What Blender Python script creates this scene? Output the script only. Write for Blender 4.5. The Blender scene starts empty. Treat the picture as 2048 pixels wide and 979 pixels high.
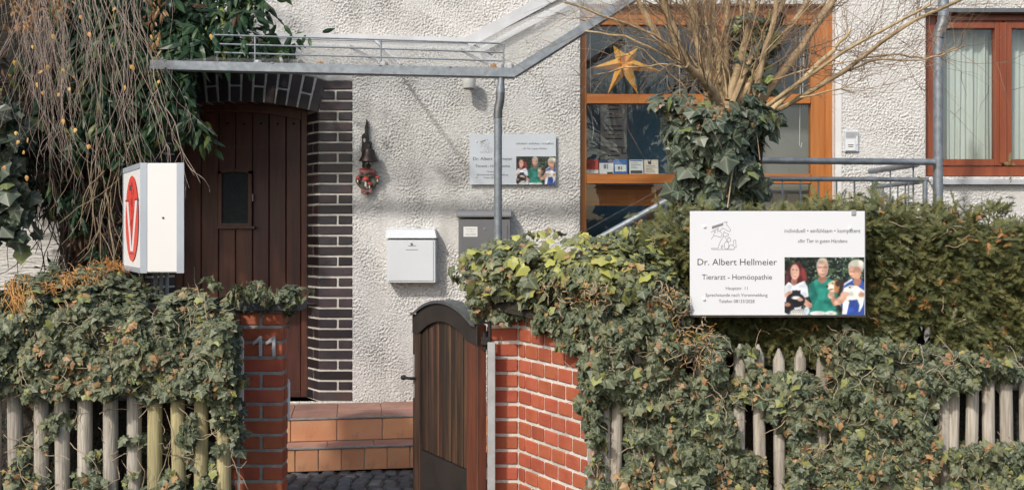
import bpy, bmesh, math, random
import numpy as np
from mathutils import Vector, Matrix, Quaternion
from mathutils.geometry import tessellate_polygon

random.seed(7)
RNG = np.random.default_rng(11)
SC = bpy.context.scene
COL = SC.collection

# ------------------------------------------------------------------ camera, sky, sun, exposure
F = 2000.0            # focal length in photograph pixels
HOR = 465.0           # row of the horizon
EYE = 1.65
cam = bpy.data.cameras.new("camera")
cam.sensor_width = 36.0
cam.lens = 36.0 * F / 2048.0
cam.shift_y = -(489.5 - HOR) / 2048.0
cam.clip_start = 0.05
cam.clip_end = 2000.0
cam_ob = bpy.data.objects.new("camera", cam)
cam_ob.location = (0, 0, EYE)
cam_ob.rotation_euler = (math.radians(90), 0, 0)
COL.objects.link(cam_ob)
SC.camera = cam_ob

SUN_AZ, SUN_EL = math.radians(33), math.radians(39)     # light travels right and into the picture
sun_dir = Vector((math.sin(SUN_AZ) * math.cos(SUN_EL), math.cos(SUN_AZ) * math.cos(SUN_EL), -math.sin(SUN_EL)))
world = bpy.data.worlds.new("World")
SC.world = world
world.use_nodes = True
_nt = world.node_tree
_sky = _nt.nodes.new("ShaderNodeTexSky")
_sky.sky_type = 'NISHITA'
_sky.sun_disc = False
_sky.sun_elevation = SUN_EL
_sky.sun_rotation = math.atan2(-sun_dir.x, -sun_dir.y)
_sky.air_density = 1.2
_sky.dust_density = 2.5
_nt.links.new(_sky.outputs[0], _nt.nodes["Background"].inputs[0])
_nt.nodes["Background"].inputs[1].default_value = 0.145
sun = bpy.data.lights.new("sun", 'SUN')
sun.energy = 2.5
sun.angle = math.radians(3.0)
sun.color = (1.0, 0.95, 0.87)
sun_ob = bpy.data.objects.new("sun", sun)
sun_ob.rotation_euler = sun_dir.to_track_quat('-Z', 'Y').to_euler()
sun_ob.location = (-6, -6, 8)
COL.objects.link(sun_ob)
SC.view_settings.view_transform = 'Standard'
SC.view_settings.look = 'None'
SC.view_settings.exposure = 0.26
SC.view_settings.gamma = 1.0

# ------------------------------------------------------------------ helpers
def P(px, py, Y):
    return Vector(((px - 1024.0) * Y / F, Y, EYE + (HOR - py) * Y / F))

def PN(px, py, Y):
    return np.stack([(px - 1024.0) * Y / F, Y, EYE + (HOR - py) * Y / F], axis=-1)

YW = 7.84            # house wall plane
YP = 5.32            # gate pillars
def wx(px): return (px - 1024.0) * YW / F
def wz(py): return EYE + (HOR - py) * YW / F

def empty(name, loc=(0, 0, 0), label=None, cat=None, group=None, rz=0.0):
    o = bpy.data.objects.new(name, None)
    o.empty_display_size = 0.1
    o.location = loc
    o.rotation_euler = (0, 0, rz)
    COL.objects.link(o)
    if label: tag(o, label, cat, group)
    return o

def tag(o, label, cat=None, group=None, kind=None):
    if label: o["label"] = label
    if cat: o["category"] = cat
    if group: o["group"] = group
    if kind: o["kind"] = kind
    return o

def link_mesh(name, me, mat, parent=None, world_coords=True):
    """link a mesh; vertices are in world space unless world_coords is False (then parent space)"""
    o = bpy.data.objects.new(name, me)
    COL.objects.link(o)
    if mat is not None:
        mats = mat if isinstance(mat, (list, tuple)) else [mat]
        if len(me.materials) == 0:
            for m in mats: me.materials.append(m)
    if parent is not None:
        o.parent = parent
        if world_coords:
            o.matrix_parent_inverse = world_matrix(parent).inverted()
    return o

def world_matrix(o):
    m = o.matrix_basis.copy()
    if o.parent is not None:
        m = world_matrix(o.parent) @ o.matrix_parent_inverse @ m
    return m

class MB:
    """collects boxes, tubes and polygons and builds ONE mesh object"""
    def __init__(s):
        s.v = []; s.f = []; s.mi = []; s.cur = 0
    def add(s, vs, fs):
        b = len(s.v)
        s.v.extend([tuple(p) for p in vs])
        for q in fs:
            s.f.append(tuple(i + b for i in q)); s.mi.append(s.cur)
    def box(s, x0, x1, y0, y1, z0, z1):
        vs = [(x0, y0, z0), (x1, y0, z0), (x1, y1, z0), (x0, y1, z0), (x0, y0, z1), (x1, y0, z1), (x1, y1, z1), (x0, y1, z1)]
        s.add(vs, [(0, 3, 2, 1), (4, 5, 6, 7), (0, 1, 5, 4), (1, 2, 6, 5), (2, 3, 7, 6), (3, 0, 4, 7)])
        return s
    def tube(s, pts, rad, n=8, cap=True):
        pts = [Vector(p) for p in pts]
        if not isinstance(rad, (list, tuple)): rad = [rad] * len(pts)
        t0 = (pts[1] - pts[0]).normalized()
        up = Vector((0, 0, 1)) if abs(t0.z) < 0.9 else Vector((0, 1, 0))
        a = t0.cross(up).normalized()
        vs = []
        for i, p in enumerate(pts):
            if i == 0: t = pts[1] - pts[0]
            elif i == len(pts) - 1: t = pts[-1] - pts[-2]
            else: t = pts[i + 1] - pts[i - 1]
            t.normalize()
            a = (a - t * a.dot(t))
            if a.length < 1e-6: a = t.orthogonal()
            a.normalize()
            b = t.cross(a)
            for k in range(n):
                th = 2 * math.pi * k / n
                vs.append(p + (a * math.cos(th) + b * math.sin(th)) * rad[i])
        fs = []
        for i in range(len(pts) - 1):
            for k in range(n):
                k2 = (k + 1) % n
                fs.append((i * n + k, i * n + k2, (i + 1) * n + k2, (i + 1) * n + k))
        if cap:
            fs.append(tuple(range(n))[::-1])
            fs.append(tuple((len(pts) - 1) * n + k for k in range(n)))
        s.add(vs, fs)
        return s
    def prism(s, poly, axis_vec):
        """poly: list of 3d points (planar), extruded along axis_vec"""
        poly = [Vector(p) for p in poly]; a = Vector(axis_vec); n = len(poly)
        vs = poly + [p + a for p in poly]
        fs = [tuple(range(n))[::-1], tuple(range(n, 2 * n))]
        for i in range(n):
            j = (i + 1) % n
            fs.append((i, j, n + j, n + i))
        s.add(vs, fs)
        return s
    def poly(s, pts):
        s.add(pts, [tuple(range(len(pts)))]); return s
    def lathe(s, prof, center, n=16, axis='Z'):
        vs = []; c = Vector(center)
        for r, h in prof:
            for k in range(n):
                th = 2 * math.pi * k / n
                if axis == 'Z': vs.append(c + Vector((r * math.cos(th), r * math.sin(th), h)))
                else: vs.append(c + Vector((r * math.cos(th), h, r * math.sin(th))))
        fs = []
        for i in range(len(prof) - 1):
            for k in range(n):
                k2 = (k + 1) % n
                fs.append((i * n + k, i * n + k2, (i + 1) * n + k2, (i + 1) * n + k))
        fs.append(tuple(range(n))[::-1]); fs.append(tuple((len(prof) - 1) * n + k for k in range(n)))
        s.add(vs, fs); return s
    def build(s, name, mat, parent=None, bevel=0.0, smooth=False, wc=True, segs=1):
        me = bpy.data.meshes.new(name)
        me.from_pydata(s.v, [], s.f)
        if any(s.mi): me.polygons.foreach_set("material_index", s.mi)
        bm = bmesh.new(); bm.from_mesh(me)
        bmesh.ops.recalc_face_normals(bm, faces=bm.faces)
        if bevel > 0:
            bmesh.ops.bevel(bm, geom=[e for e in bm.edges], offset=bevel, segments=segs, affect='EDGES', clamp_overlap=True)
        if smooth:
            for f in bm.faces: f.smooth = True
        bm.to_mesh(me); bm.free()
        if smooth:
            me.set_sharp_from_angle(angle=math.radians(45))
        return link_mesh(name, me, mat, parent, wc)

def vnoise(x, y, seed=0):
    """smooth value noise, 0..1, vectorised"""
    x = np.asarray(x, float); y = np.asarray(y, float)
    tab = np.random.default_rng(seed + 1000).random((256, 256))
    xi = np.floor(x).astype(int); yi = np.floor(y).astype(int)
    fx = x - xi; fy = y - yi
    fx = fx * fx * (3 - 2 * fx); fy = fy * fy * (3 - 2 * fy)
    g = lambda a, b: tab[a % 256, b % 256]
    return (g(xi, yi) * (1 - fx) + g(xi + 1, yi) * fx) * (1 - fy) + (g(xi, yi + 1) * (1 - fx) + g(xi + 1, yi + 1) * fx) * fy

def inpoly(x, y, poly):
    x = np.asarray(x, float); y = np.asarray(y, float)
    r = np.zeros(x.shape, bool); n = len(poly)
    for i in range(n):
        x0, y0 = poly[i]; x1, y1 = poly[(i + 1) % n]
        if y0 == y1: continue
        c = ((y0 > y) != (y1 > y)) & (x < (x1 - x0) * (y - y0) / (y1 - y0) + x0)
        r ^= c
    return r

# ------------------------------------------------------------------ materials
def nodes_of(name):
    m = bpy.data.materials.new(name); m.use_nodes = True
    nt = m.node_tree
    return m, nt, nt.nodes["Principled BSDF"]

def pmat(name, c1, c2=None, scale=6.0, rough=0.7, metal=0.0, bump=0.0, bscale=40.0, detail=4.0, stretch=None, rnd=0.0, c3=None, c3scale=2.0, c3amt=0.5, spec=0.5, coat=0.0, bdist=0.01, coords='Object'):
    """noise-mixed two colour surface; rnd varies value per object; c3 adds larger stains"""
    m, nt, b = nodes_of(name)
    N = nt.nodes; L = nt.links
    tc = N.new("ShaderNodeTexCoord"); oi = N.new("ShaderNodeObjectInfo")
    sc_ = N.new("ShaderNodeVectorMath"); sc_.operation = 'SCALE'
    sc_.inputs[0].default_value = (37.0, 53.0, 71.0)
    L.new(oi.outputs["Random"], sc_.inputs["Scale"])
    ad = N.new("ShaderNodeVectorMath"); ad.operation = 'ADD'
    L.new(tc.outputs[coords], ad.inputs[0]); L.new(sc_.outputs[0], ad.inputs[1])
    mp = N.new("ShaderNodeMapping")
    if stretch: mp.inputs["Scale"].default_value = stretch
    L.new(ad.outputs[0], mp.inputs[0])
    vec = mp.outputs[0]
    col = None
    def rgb(c): return (c[0], c[1], c[2], 1.0)
    if c2 is None: c2 = tuple(x * 0.8 for x in c1)
    nz = N.new("ShaderNodeTexNoise"); nz.inputs["Scale"].default_value = scale; nz.inputs["Detail"].default_value = detail
    L.new(vec, nz.inputs["Vector"])
    rp = N.new("ShaderNodeValToRGB"); rp.color_ramp.elements[0].position = 0.35; rp.color_ramp.elements[1].position = 0.65
    rp.color_ramp.elements[0].color = rgb(c1); rp.color_ramp.elements[1].color = rgb(c2)
    L.new(nz.outputs[0], rp.inputs[0]); col = rp.outputs[0]
    if c3 is not None:
        n3 = N.new("ShaderNodeTexNoise"); n3.inputs["Scale"].default_value = c3scale; n3.inputs["Detail"].default_value = 5.0
        L.new(vec, n3.inputs["Vector"])
        r3 = N.new("ShaderNodeMapRange"); r3.inputs[1].default_value = 0.5; r3.inputs[2].default_value = 0.72
        r3.inputs[3].default_value = 0.0; r3.inputs[4].default_value = c3amt
        L.new(n3.outputs[0], r3.inputs[0])
        mx = N.new("ShaderNodeMix"); mx.data_type = 'RGBA'
        L.new(r3.outputs[0], mx.inputs["Factor"]); L.new(col, mx.inputs["A"]); mx.inputs["B"].default_value = rgb(c3)
        col = mx.outputs["Result"]
    if rnd > 0:
        mr = N.new("ShaderNodeMapRange"); mr.inputs[3].default_value = 1 - rnd; mr.inputs[4].default_value = 1 + rnd
        L.new(oi.outputs["Random"], mr.inputs[0])
        hs = N.new("ShaderNodeHueSaturation"); L.new(col, hs.inputs["Color"]); L.new(mr.outputs[0], hs.inputs["Value"])
        mh = N.new("ShaderNodeMapRange"); mh.inputs[3].default_value = 0.5 - rnd * 0.03; mh.inputs[4].default_value = 0.5 + rnd * 0.03
        fr = N.new("ShaderNodeMath"); fr.operation = 'MULTIPLY_ADD'; fr.inputs[1].default_value = 7.31; fr.inputs[2].default_value = 0.1
        fc = N.new("ShaderNodeMath"); fc.operation = 'FRACT'
        L.new(oi.outputs["Random"], fr.inputs[0]); L.new(fr.outputs[0], fc.inputs[0]); L.new(fc.outputs[0], mh.inputs[0]); L.new(mh.outputs[0], hs.inputs["Hue"])
        col = hs.outputs[0]
    L.new(col, b.inputs["Base Color"])
    b.inputs["Roughness"].default_value = rough
    b.inputs["Metallic"].default_value = metal
    b.inputs["Specular IOR Level"].default_value = spec
    if coat: b.inputs["Coat Weight"].default_value = coat; b.inputs["Coat Roughness"].default_value = 0.15
    if bump > 0:
        bn = N.new("ShaderNodeTexNoise"); bn.inputs["Scale"].default_value = bscale; bn.inputs["Detail"].default_value = 6.0
        L.new(vec, bn.inputs["Vector"])
        bp = N.new("ShaderNodeBump"); bp.inputs["Strength"].default_value = bump; bp.inputs["Distance"].default_value = bdist
        L.new(bn.outputs[0], bp.inputs["Height"]); L.new(bp.outputs[0], b.inputs["Normal"])
    return m

def leafmat(name, stops, tintcol, rough=0.42, trans=0.22, veincol=(0.30, 0.34, 0.24), vein=0.65):
    """colour from the leaf's own random value (red), veins (green) and age tint (blue) stored on the mesh"""
    m, nt, b = nodes_of(name); N = nt.nodes; L = nt.links
    at = N.new("ShaderNodeAttribute"); at.attribute_name = "leafdata"
    sp = N.new("ShaderNodeSeparateColor"); L.new(at.outputs["Color"], sp.inputs[0])
    rp = N.new("ShaderNodeValToRGB"); cr = rp.color_ramp
    while len(cr.elements) < len(stops): cr.elements.new(0.5)
    for e, (p, c) in zip(cr.elements, stops): e.position = p; e.color = (*c, 1)
    L.new(sp.outputs[0], rp.inputs[0])
    m1 = N.new("ShaderNodeMix"); m1.data_type = 'RGBA'; L.new(sp.outputs[2], m1.inputs["Factor"]); L.new(rp.outputs[0], m1.inputs["A"]); m1.inputs["B"].default_value = (*tintcol, 1)
    pw = N.new("ShaderNodeMath"); pw.operation = 'POWER'; pw.inputs[1].default_value = 7.0; L.new(sp.outputs[1], pw.inputs[0])
    ml = N.new("ShaderNodeMath"); ml.operation = 'MULTIPLY'; ml.inputs[1].default_value = vein; L.new(pw.outputs[0], ml.inputs[0])
    m2 = N.new("ShaderNodeMix"); m2.data_type = 'RGBA'; L.new(ml.outputs[0], m2.inputs["Factor"]); L.new(m1.outputs["Result"], m2.inputs["A"]); m2.inputs["B"].default_value = (*veincol, 1)
    L.new(m2.outputs["Result"], b.inputs["Base Color"])
    b.inputs["Roughness"].default_value = rough
    b.inputs["Specular IOR Level"].default_value = 0.30
    tr = N.new("ShaderNodeBsdfTranslucent"); L.new(m1.outputs["Result"], tr.inputs["Color"])
    ms = N.new("ShaderNodeMixShader"); ms.inputs[0].default_value = trans
    L.new(b.outputs[0], ms.inputs[1]); L.new(tr.outputs[0], ms.inputs[2]); L.new(ms.outputs[0], nt.nodes["Material Output"].inputs["Surface"])
    return m

def glassmat(name, tint=(0.92, 0.95, 0.95), ior=1.45, rough=0.0, dirt=0.0, dirtcol=(0.6, 0.6, 0.58), boost=0.0):
    m, nt, b = nodes_of(name); N = nt.nodes; L = nt.links
    N.remove(b)
    tr = N.new("ShaderNodeBsdfTransparent"); tr.inputs[0].default_value = (*tint, 1)
    gl = N.new("ShaderNodeBsdfGlossy"); gl.inputs["Roughness"].default_value = rough
    lw = N.new("ShaderNodeLayerWeight"); lw.inputs[0].default_value = 0.5
    fp = N.new("ShaderNodeMath"); fp.operation = 'POWER'; fp.inputs[1].default_value = 4.0; L.new(lw.outputs["Facing"], fp.inputs[0])
    fr = N.new("ShaderNodeMath"); fr.operation = 'MULTIPLY_ADD'; fr.inputs[1].default_value = 0.9; fr.inputs[2].default_value = 0.05; L.new(fp.outputs[0], fr.inputs[0])
    ad = N.new("ShaderNodeMath"); ad.operation = 'ADD'; ad.inputs[1].default_value = boost; ad.use_clamp = True
    L.new(fr.outputs[0], ad.inputs[0])
    ms = N.new("ShaderNodeMixShader"); L.new(ad.outputs[0], ms.inputs[0]); L.new(tr.outputs[0], ms.inputs[1]); L.new(gl.outputs[0], ms.inputs[2])
    out = ms.outputs[0]
    if dirt > 0:
        df = N.new("ShaderNodeBsdfDiffuse"); df.inputs[0].default_value = (*dirtcol, 1)
        tc = N.new("ShaderNodeTexCoord"); nz = N.new("ShaderNodeTexNoise"); nz.inputs["Scale"].default_value = 5.0; nz.inputs["Detail"].default_value = 6
        L.new(tc.outputs["Object"], nz.inputs["Vector"])
        mr = N.new("ShaderNodeMapRange"); mr.inputs[1].default_value = 0.3; mr.inputs[2].default_value = 0.75; mr.inputs[3].default_value = dirt * 0.5; mr.inputs[4].default_value = dirt * 1.4
        L.new(nz.outputs[0], mr.inputs[0])
        m2 = N.new("ShaderNodeMixShader"); L.new(mr.outputs[0], m2.inputs[0]); L.new(out, m2.inputs[1]); L.new(df.outputs[0], m2.inputs[2])
        out = m2.outputs[0]
    L.new(out, nt.nodes["Material Output"].inputs["Surface"])
    return m

M = {}
M['plaster'] = pmat('rough_plaster', (0.66, 0.648, 0.63), (0.57, 0.557, 0.54), scale=55, rough=0.95, bump=0.6, bscale=160, c3=(0.42, 0.41, 0.395), c3scale=1.3, c3amt=0.6, spec=0.1, bdist=0.004)
M['white_band'] = pmat('white_smooth_plaster', (0.72, 0.71, 0.69), (0.66, 0.65, 0.63), scale=8, rough=0.9, bump=0.2, bscale=80)
def add_stain(m, col, scale, stretch, lo, hi, amt):
    """dirt with a shape of its own over a material"""
    nt = m.node_tree; N = nt.nodes; L = nt.links; b = N["Principled BSDF"]
    src = b.inputs["Base Color"].links[0].from_socket
    tc = N.new("ShaderNodeTexCoord"); mp = N.new("ShaderNodeMapping"); mp.inputs["Scale"].default_value = stretch; L.new(tc.outputs["Object"], mp.inputs[0])
    nz = N.new("ShaderNodeTexNoise"); nz.inputs["Scale"].default_value = scale; nz.inputs["Detail"].default_value = 7; nz.inputs["Roughness"].default_value = .62; L.new(mp.outputs[0], nz.inputs["Vector"])
    mr = N.new("ShaderNodeMapRange"); mr.inputs[1].default_value = lo; mr.inputs[2].default_value = hi; mr.inputs[3].default_value = 0; mr.inputs[4].default_value = amt; L.new(nz.outputs[0], mr.inputs[0])
    mx = N.new("ShaderNodeMix"); mx.data_type = 'RGBA'; L.new(mr.outputs[0], mx.inputs["Factor"]); L.new(src, mx.inputs["A"]); mx.inputs["B"].default_value = (*col, 1)
    L.new(mx.outputs["Result"], b.inputs["Base Color"])
add_stain(M['plaster'], (0.36, 0.345, 0.315), 2.6, (1.6, 1.6, 0.22), .52, .78, .65)
add_stain(M['plaster'], (0.30, 0.27, 0.22), 14.0, (1, 1, 1), .66, .74, .8)
M['clinker'] = pmat('dark_clinker', (0.040, 0.030, 0.034), (0.026, 0.022, 0.028), scale=14, rough=0.42, bump=0.5, bscale=45, rnd=0.55, c3=(0.075, 0.035, 0.03), c3scale=4, c3amt=0.6, bdist=0.004)
M['mortar_light'] = pmat('light_mortar', (0.64, 0.61, 0.55), (0.54, 0.51, 0.46), scale=30, rough=0.95, bump=0.6, bscale=120, bdist=0.004)
M['brick'] = pmat('red_brick', (0.38, 0.098, 0.05), (0.32, 0.078, 0.042), scale=12, rough=0.72, bump=0.5, bscale=60, rnd=0.16, c3=(0.42, 0.14, 0.08), c3scale=5, c3amt=0.6, bdist=0.004, spec=0.3)
M['mortar_white'] = pmat('pale_mortar', (0.66, 0.63, 0.57), (0.54, 0.51, 0.46), scale=22, rough=0.95, bump=0.8, bscale=90, bdist=0.005, c3=(0.30, 0.27, 0.23), c3scale=5, c3amt=0.6)
M['mortar_grey'] = pmat('grey_mortar', (0.34, 0.33, 0.31), (0.26, 0.25, 0.24), scale=22, rough=0.95, bump=0.8, bscale=90, bdist=0.005, c3=(0.17, 0.16, 0.14), c3scale=6, c3amt=0.6)
M['tile'] = pmat('terracotta_tile', (0.60, 0.30, 0.155), (0.53, 0.235, 0.115), scale=5, rough=0.65, bump=0.2, bscale=60, rnd=0.13, c3=(0.58, 0.33, 0.20), c3scale=4, c3amt=0.7)
M['tread'] = pmat('worn_terracotta_tread', (0.38, 0.205, 0.155), (0.31, 0.165, 0.125), scale=6, rough=0.75, bump=0.15, bscale=50, rnd=0.1, c3=(0.22, 0.13, 0.11), c3scale=3, c3amt=0.7)
M['grout'] = pmat('grout', (0.50, 0.44, 0.34), (0.40, 0.35, 0.28), scale=20, rough=0.95)
M['trim'] = pmat('grey_step_trim', (0.30, 0.29, 0.28), (0.2, 0.19, 0.19), scale=18, rough=0.6)
M['cobble'] = pmat('basalt_cobble', (0.085, 0.088, 0.095), (0.055, 0.058, 0.064), scale=22, rough=0.6, bump=0.7, bscale=40, rnd=0.35, bdist=0.006)
add_stain(M['tile'], (0.22, 0.13, 0.09), 9.0, (1, 1, 1), .58, .72, .6)
add_stain(M['tread'], (0.17, 0.12, 0.10), 8.0, (1, 1, 1), .55, .72, .6)
add_stain(M['brick'], (0.13, 0.055, 0.04), 9.0, (1, 1, 1), .60, .74, .4)
add_stain(M['mortar_white'], (0.28, 0.24, 0.19), 5.0, (1, 1, 1), .55, .72, .6)
M['soil'] = pmat('dark_soil', (0.055, 0.045, 0.032), (0.035, 0.03, 0.022), scale=9, rough=0.95, bump=0.8, bscale=30, bdist=0.03)
M['asphalt'] = pmat('asphalt', (0.06, 0.06, 0.062), (0.045, 0.045, 0.047), scale=60, rough=0.9, bump=0.5, bscale=200)
M['door'] = pmat('dark_stained_oak', (0.078, 0.022, 0.014), (0.045, 0.013, 0.009), scale=7, rough=0.45, stretch=(6, 6, 0.5), bump=0.25, bscale=20, rnd=0.22, c3=(0.13, 0.036, 0.018), c3scale=2.5, c3amt=0.7, bdist=0.003)
M['gate'] = pmat('weathered_gate_wood', (0.040, 0.023, 0.015), (0.018, 0.013, 0.010), scale=8, rough=0.5, stretch=(7, 7, 0.45), bump=0.4, bscale=24, rnd=0.3, c3=(0.13, 0.060, 0.030), c3scale=2.2, c3amt=0.8, bdist=0.003)
M['gate_red_lit'] = pmat('sunlit_reddish_gate_wood', (0.15, 0.043, 0.022), (0.09, 0.03, 0.017), scale=8, rough=0.5, stretch=(6, 6, 0.5), bump=0.3, bscale=24, c3=(0.04, 0.022, 0.016), c3scale=3, c3amt=0.6, bdist=0.003)  # reddish hinge stile, its sunlit brightness put into the colour
M['gate_dark'] = pmat('dark_gate_board', (0.03, 0.024, 0.021), (0.02, 0.017, 0.015), scale=6, rough=0.5, bump=0.3, bscale=30, bdist=0.003)  # darker boards: arched rail, kick board and back rail
M['pine'] = pmat('honey_varnished_pine', (0.42, 0.15, 0.030), (0.34, 0.105, 0.020), scale=5, rough=0.35, stretch=(7, 7, 0.5), bump=0.08, bscale=22, c3=(0.48, 0.20, 0.05), c3scale=2, c3amt=0.5, coat=0.2)
M['pine_h'] = pmat('honey_varnished_pine_rail', (0.42, 0.15, 0.030), (0.34, 0.105, 0.020), scale=5, rough=0.35, stretch=(0.5, 7, 7), bump=0.08, bscale=22, c3=(0.48, 0.20, 0.05), c3scale=2, c3amt=0.5, coat=0.2)
M['mahog'] = pmat('red_brown_window_wood', (0.25, 0.062, 0.022), (0.19, 0.045, 0.017), scale=5, rough=0.4, stretch=(5, 5, 0.5), bump=0.06, bscale=22, coat=0.15)
M['galv'] = pmat('galvanised_steel', (0.27, 0.30, 0.33), (0.19, 0.215, 0.24), scale=26, rough=0.5, metal=0.45, bump=0.08, bscale=60, c3=(0.20, 0.22, 0.24), c3scale=9, c3amt=0.6)
M['galv_dark'] = pmat('dark_zinc_elbow', (0.20, 0.21, 0.22), (0.15, 0.16, 0.165), scale=20, rough=0.5, metal=0.7)
M['flash'] = pmat('aluminium_flashing', (0.55, 0.56, 0.58), (0.47, 0.48, 0.50), scale=7, rough=0.5, metal=0.35, c3=(0.36, 0.36, 0.36), c3scale=4, c3amt=0.5)
M['plate_grey'] = pmat('grey_metal_strip', (0.45, 0.45, 0.45), (0.37, 0.37, 0.37), scale=14, rough=0.5, metal=0.3, c3=(0.25, 0.24, 0.23), c3scale=8, c3amt=0.5)
M['white_metal'] = pmat('white_painted_metal', (0.72, 0.73, 0.74), (0.68, 0.69, 0.70), scale=4, rough=0.4)
M['mail_white'] = pmat('white_mailbox_paint', (0.62, 0.64, 0.67), (0.60, 0.62, 0.65), scale=3, rough=0.6)
M['mail_grey'] = pmat('grey_mailbox_paint', (0.155, 0.157, 0.165), (0.14, 0.142, 0.15), scale=5, rough=0.42, metal=0.2)
M['mail_lid'] = pmat('grey_mailbox_lid', (0.20, 0.205, 0.215), (0.18, 0.185, 0.195), scale=5, rough=0.38, metal=0.3)
M['black'] = pmat('black_iron', (0.020, 0.018, 0.018), (0.03, 0.026, 0.024), scale=20, rough=0.55, metal=0.3, bump=0.2, bscale=60)
M['bronze'] = pmat('old_bell_bronze', (0.055, 0.040, 0.035), (0.04, 0.03, 0.027), scale=20, rough=0.45, metal=0.6)
M['sign'] = pmat('white_sign_board', (0.71, 0.72, 0.745), (0.69, 0.70, 0.725), scale=2, rough=0.3)
M['sign_shadow'] = pmat('sign_shadow_board', (0.10, 0.08, 0.07), (0.07, 0.06, 0.055), scale=9, rough=0.7)  # dark tone of the sign's painted shadow edge
M['alu_sign'] = pmat('silver_wall_sign', (0.60, 0.645, 0.70), (0.57, 0.61, 0.665), scale=2, rough=0.35, metal=0.15)
M['ink'] = pmat('dark_grey_ink', (0.055, 0.052, 0.052), (0.05, 0.047, 0.047), rough=0.6)
M['ink_mid'] = pmat('mid_grey_ink', (0.10, 0.095, 0.095), (0.09, 0.085, 0.085), rough=0.6)
M['ink_light'] = pmat('light_grey_ink', (0.22, 0.215, 0.215), (0.21, 0.205, 0.205), rough=0.6)
M['screw'] = pmat('white_screw_cap', (0.74, 0.75, 0.76), (0.72, 0.73, 0.74), rough=0.4)
M['box_white'] = pmat('white_light_box_panel', (0.72, 0.715, 0.70), (0.70, 0.69, 0.675), scale=2, rough=0.35, c3=(0.66, 0.62, 0.56), c3scale=1.5, c3amt=0.25)
M['box_alu'] = pmat('aluminium_profile', (0.40, 0.44, 0.50), (0.36, 0.40, 0.46), scale=6, rough=0.4, metal=0.3)
M['red'] = pmat('signal_red_film', (0.70, 0.055, 0.035), (0.66, 0.05, 0.032), rough=0.35)
M['dark_red'] = pmat('dark_red_film', (0.30, 0.02, 0.03), (0.28, 0.02, 0.03), rough=0.4)
M['wood_post'] = pmat('weathered_round_picket', (0.46, 0.42, 0.36), (0.29, 0.255, 0.21), scale=13, rough=0.9, stretch=(8, 8, 0.5), bump=0.9, bscale=26, rnd=0.18, c3=(0.12, 0.10, 0.075), c3scale=2.2, c3amt=0.85, bdist=0.004)
M['wood_green'] = pmat('algae_green_picket', (0.46, 0.40, 0.21), (0.31, 0.265, 0.14), scale=13, rough=0.9, stretch=(8, 8, 0.5), bump=0.9, bscale=26, rnd=0.1, c3=(0.18, 0.16, 0.09), c3scale=3.5, c3amt=0.7, bdist=0.003)
M['slate'] = pmat('dark_cap_slab', (0.075, 0.078, 0.085), (0.055, 0.057, 0.062), scale=8, rough=0.75, bump=0.4, bscale=40)
M['concrete'] = pmat('concrete', (0.30, 0.29, 0.27), (0.24, 0.23, 0.215), scale=8, rough=0.9, bump=0.3, bscale=60)
M['bark'] = pmat('ochre_bark', (0.52, 0.39, 0.225), (0.36, 0.255, 0.14), scale=12, rough=0.85, stretch=(3, 3, 0.8), bump=0.7, bscale=30, rnd=0.18, c3=(0.17, 0.12, 0.075), c3scale=5, c3amt=0.6, bdist=0.006)
M['twig'] = pmat('grey_brown_twig', (0.30, 0.21, 0.135), (0.20, 0.14, 0.095), scale=10, rough=0.85, rnd=0.25)
M['birch_twig'] = pmat('mauve_birch_twig', (0.46, 0.36, 0.295), (0.31, 0.235, 0.19), scale=8, rough=0.7)
M['birch_bark'] = pmat('birch_bark', (0.62, 0.60, 0.56), (0.45, 0.42, 0.38), scale=5, rough=0.8, bump=0.5, bscale=20, c3=(0.04, 0.035, 0.03), c3scale=4, c3amt=1.0)
M['stem_pale'] = pmat('pale_ivy_stem', (0.42, 0.33, 0.22), (0.30, 0.22, 0.14), scale=10, rough=0.8)
M['stem_gold'] = pmat('dry_golden_stem', (0.50, 0.28, 0.09), (0.38, 0.19, 0.055), scale=10, rough=0.8)
M['stem_brown'] = pmat('brown_climber_stem', (0.075, 0.050, 0.036), (0.045, 0.031, 0.024), scale=10, rough=0.85)
M['core'] = pmat('dark_plant_filler', (0.035, 0.028, 0.020), (0.022, 0.019, 0.014), scale=18, rough=0.95, bump=1.0, bscale=30, bdist=0.04)  # dark brown of the added plant fillers, shade between leaves put into colour
M['ivy'] = leafmat('ivy_leaf', [(0.0, (0.022, 0.033, 0.015)), (0.30, (0.060, 0.075, 0.038)), (0.62, (0.118, 0.130, 0.068)), (0.85, (0.220, 0.218, 0.118)), (0.905, (0.25, 0.21, 0.09)), (0.925, (0.44, 0.25, 0.10)), (1.0, (0.26, 0.13, 0.06))], (0.46, 0.46, 0.10), trans=0.14)
M['ivy_dark'] = leafmat('dark_ivy_leaf', [(0.0, (0.025, 0.042, 0.028)), (0.45, (0.062, 0.084, 0.058)), (0.94, (0.150, 0.168, 0.125)), (0.96, (0.32, 0.16, 0.06)), (1.0, (0.25, 0.12, 0.05))], (0.34, 0.40, 0.10), rough=0.33)  # greyer, glossier ivy leaf of the trunk and wall clumps
M['climber'] = leafmat('evergreen_climber_leaf', [(0.0, (0.012, 0.034, 0.019)), (0.6, (0.030, 0.072, 0.034)), (0.9, (0.065, 0.115, 0.04)), (1.0, (0.22, 0.24, 0.05))], (0.10, 0.052, 0.03), rough=0.38, vein=0.25, veincol=(0.14, 0.2, 0.1))
M['yew'] = leafmat('yew_needle', [(0.0, (0.065, 0.080, 0.036)), (0.5, (0.130, 0.138, 0.055)), (0.85, (0.20, 0.19, 0.070)), (0.95, (0.26, 0.22, 0.085)), (1.0, (0.36, 0.18, 0.06))], (0.16, 0.09, 0.04), vein=0.0, trans=0.15)
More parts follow.
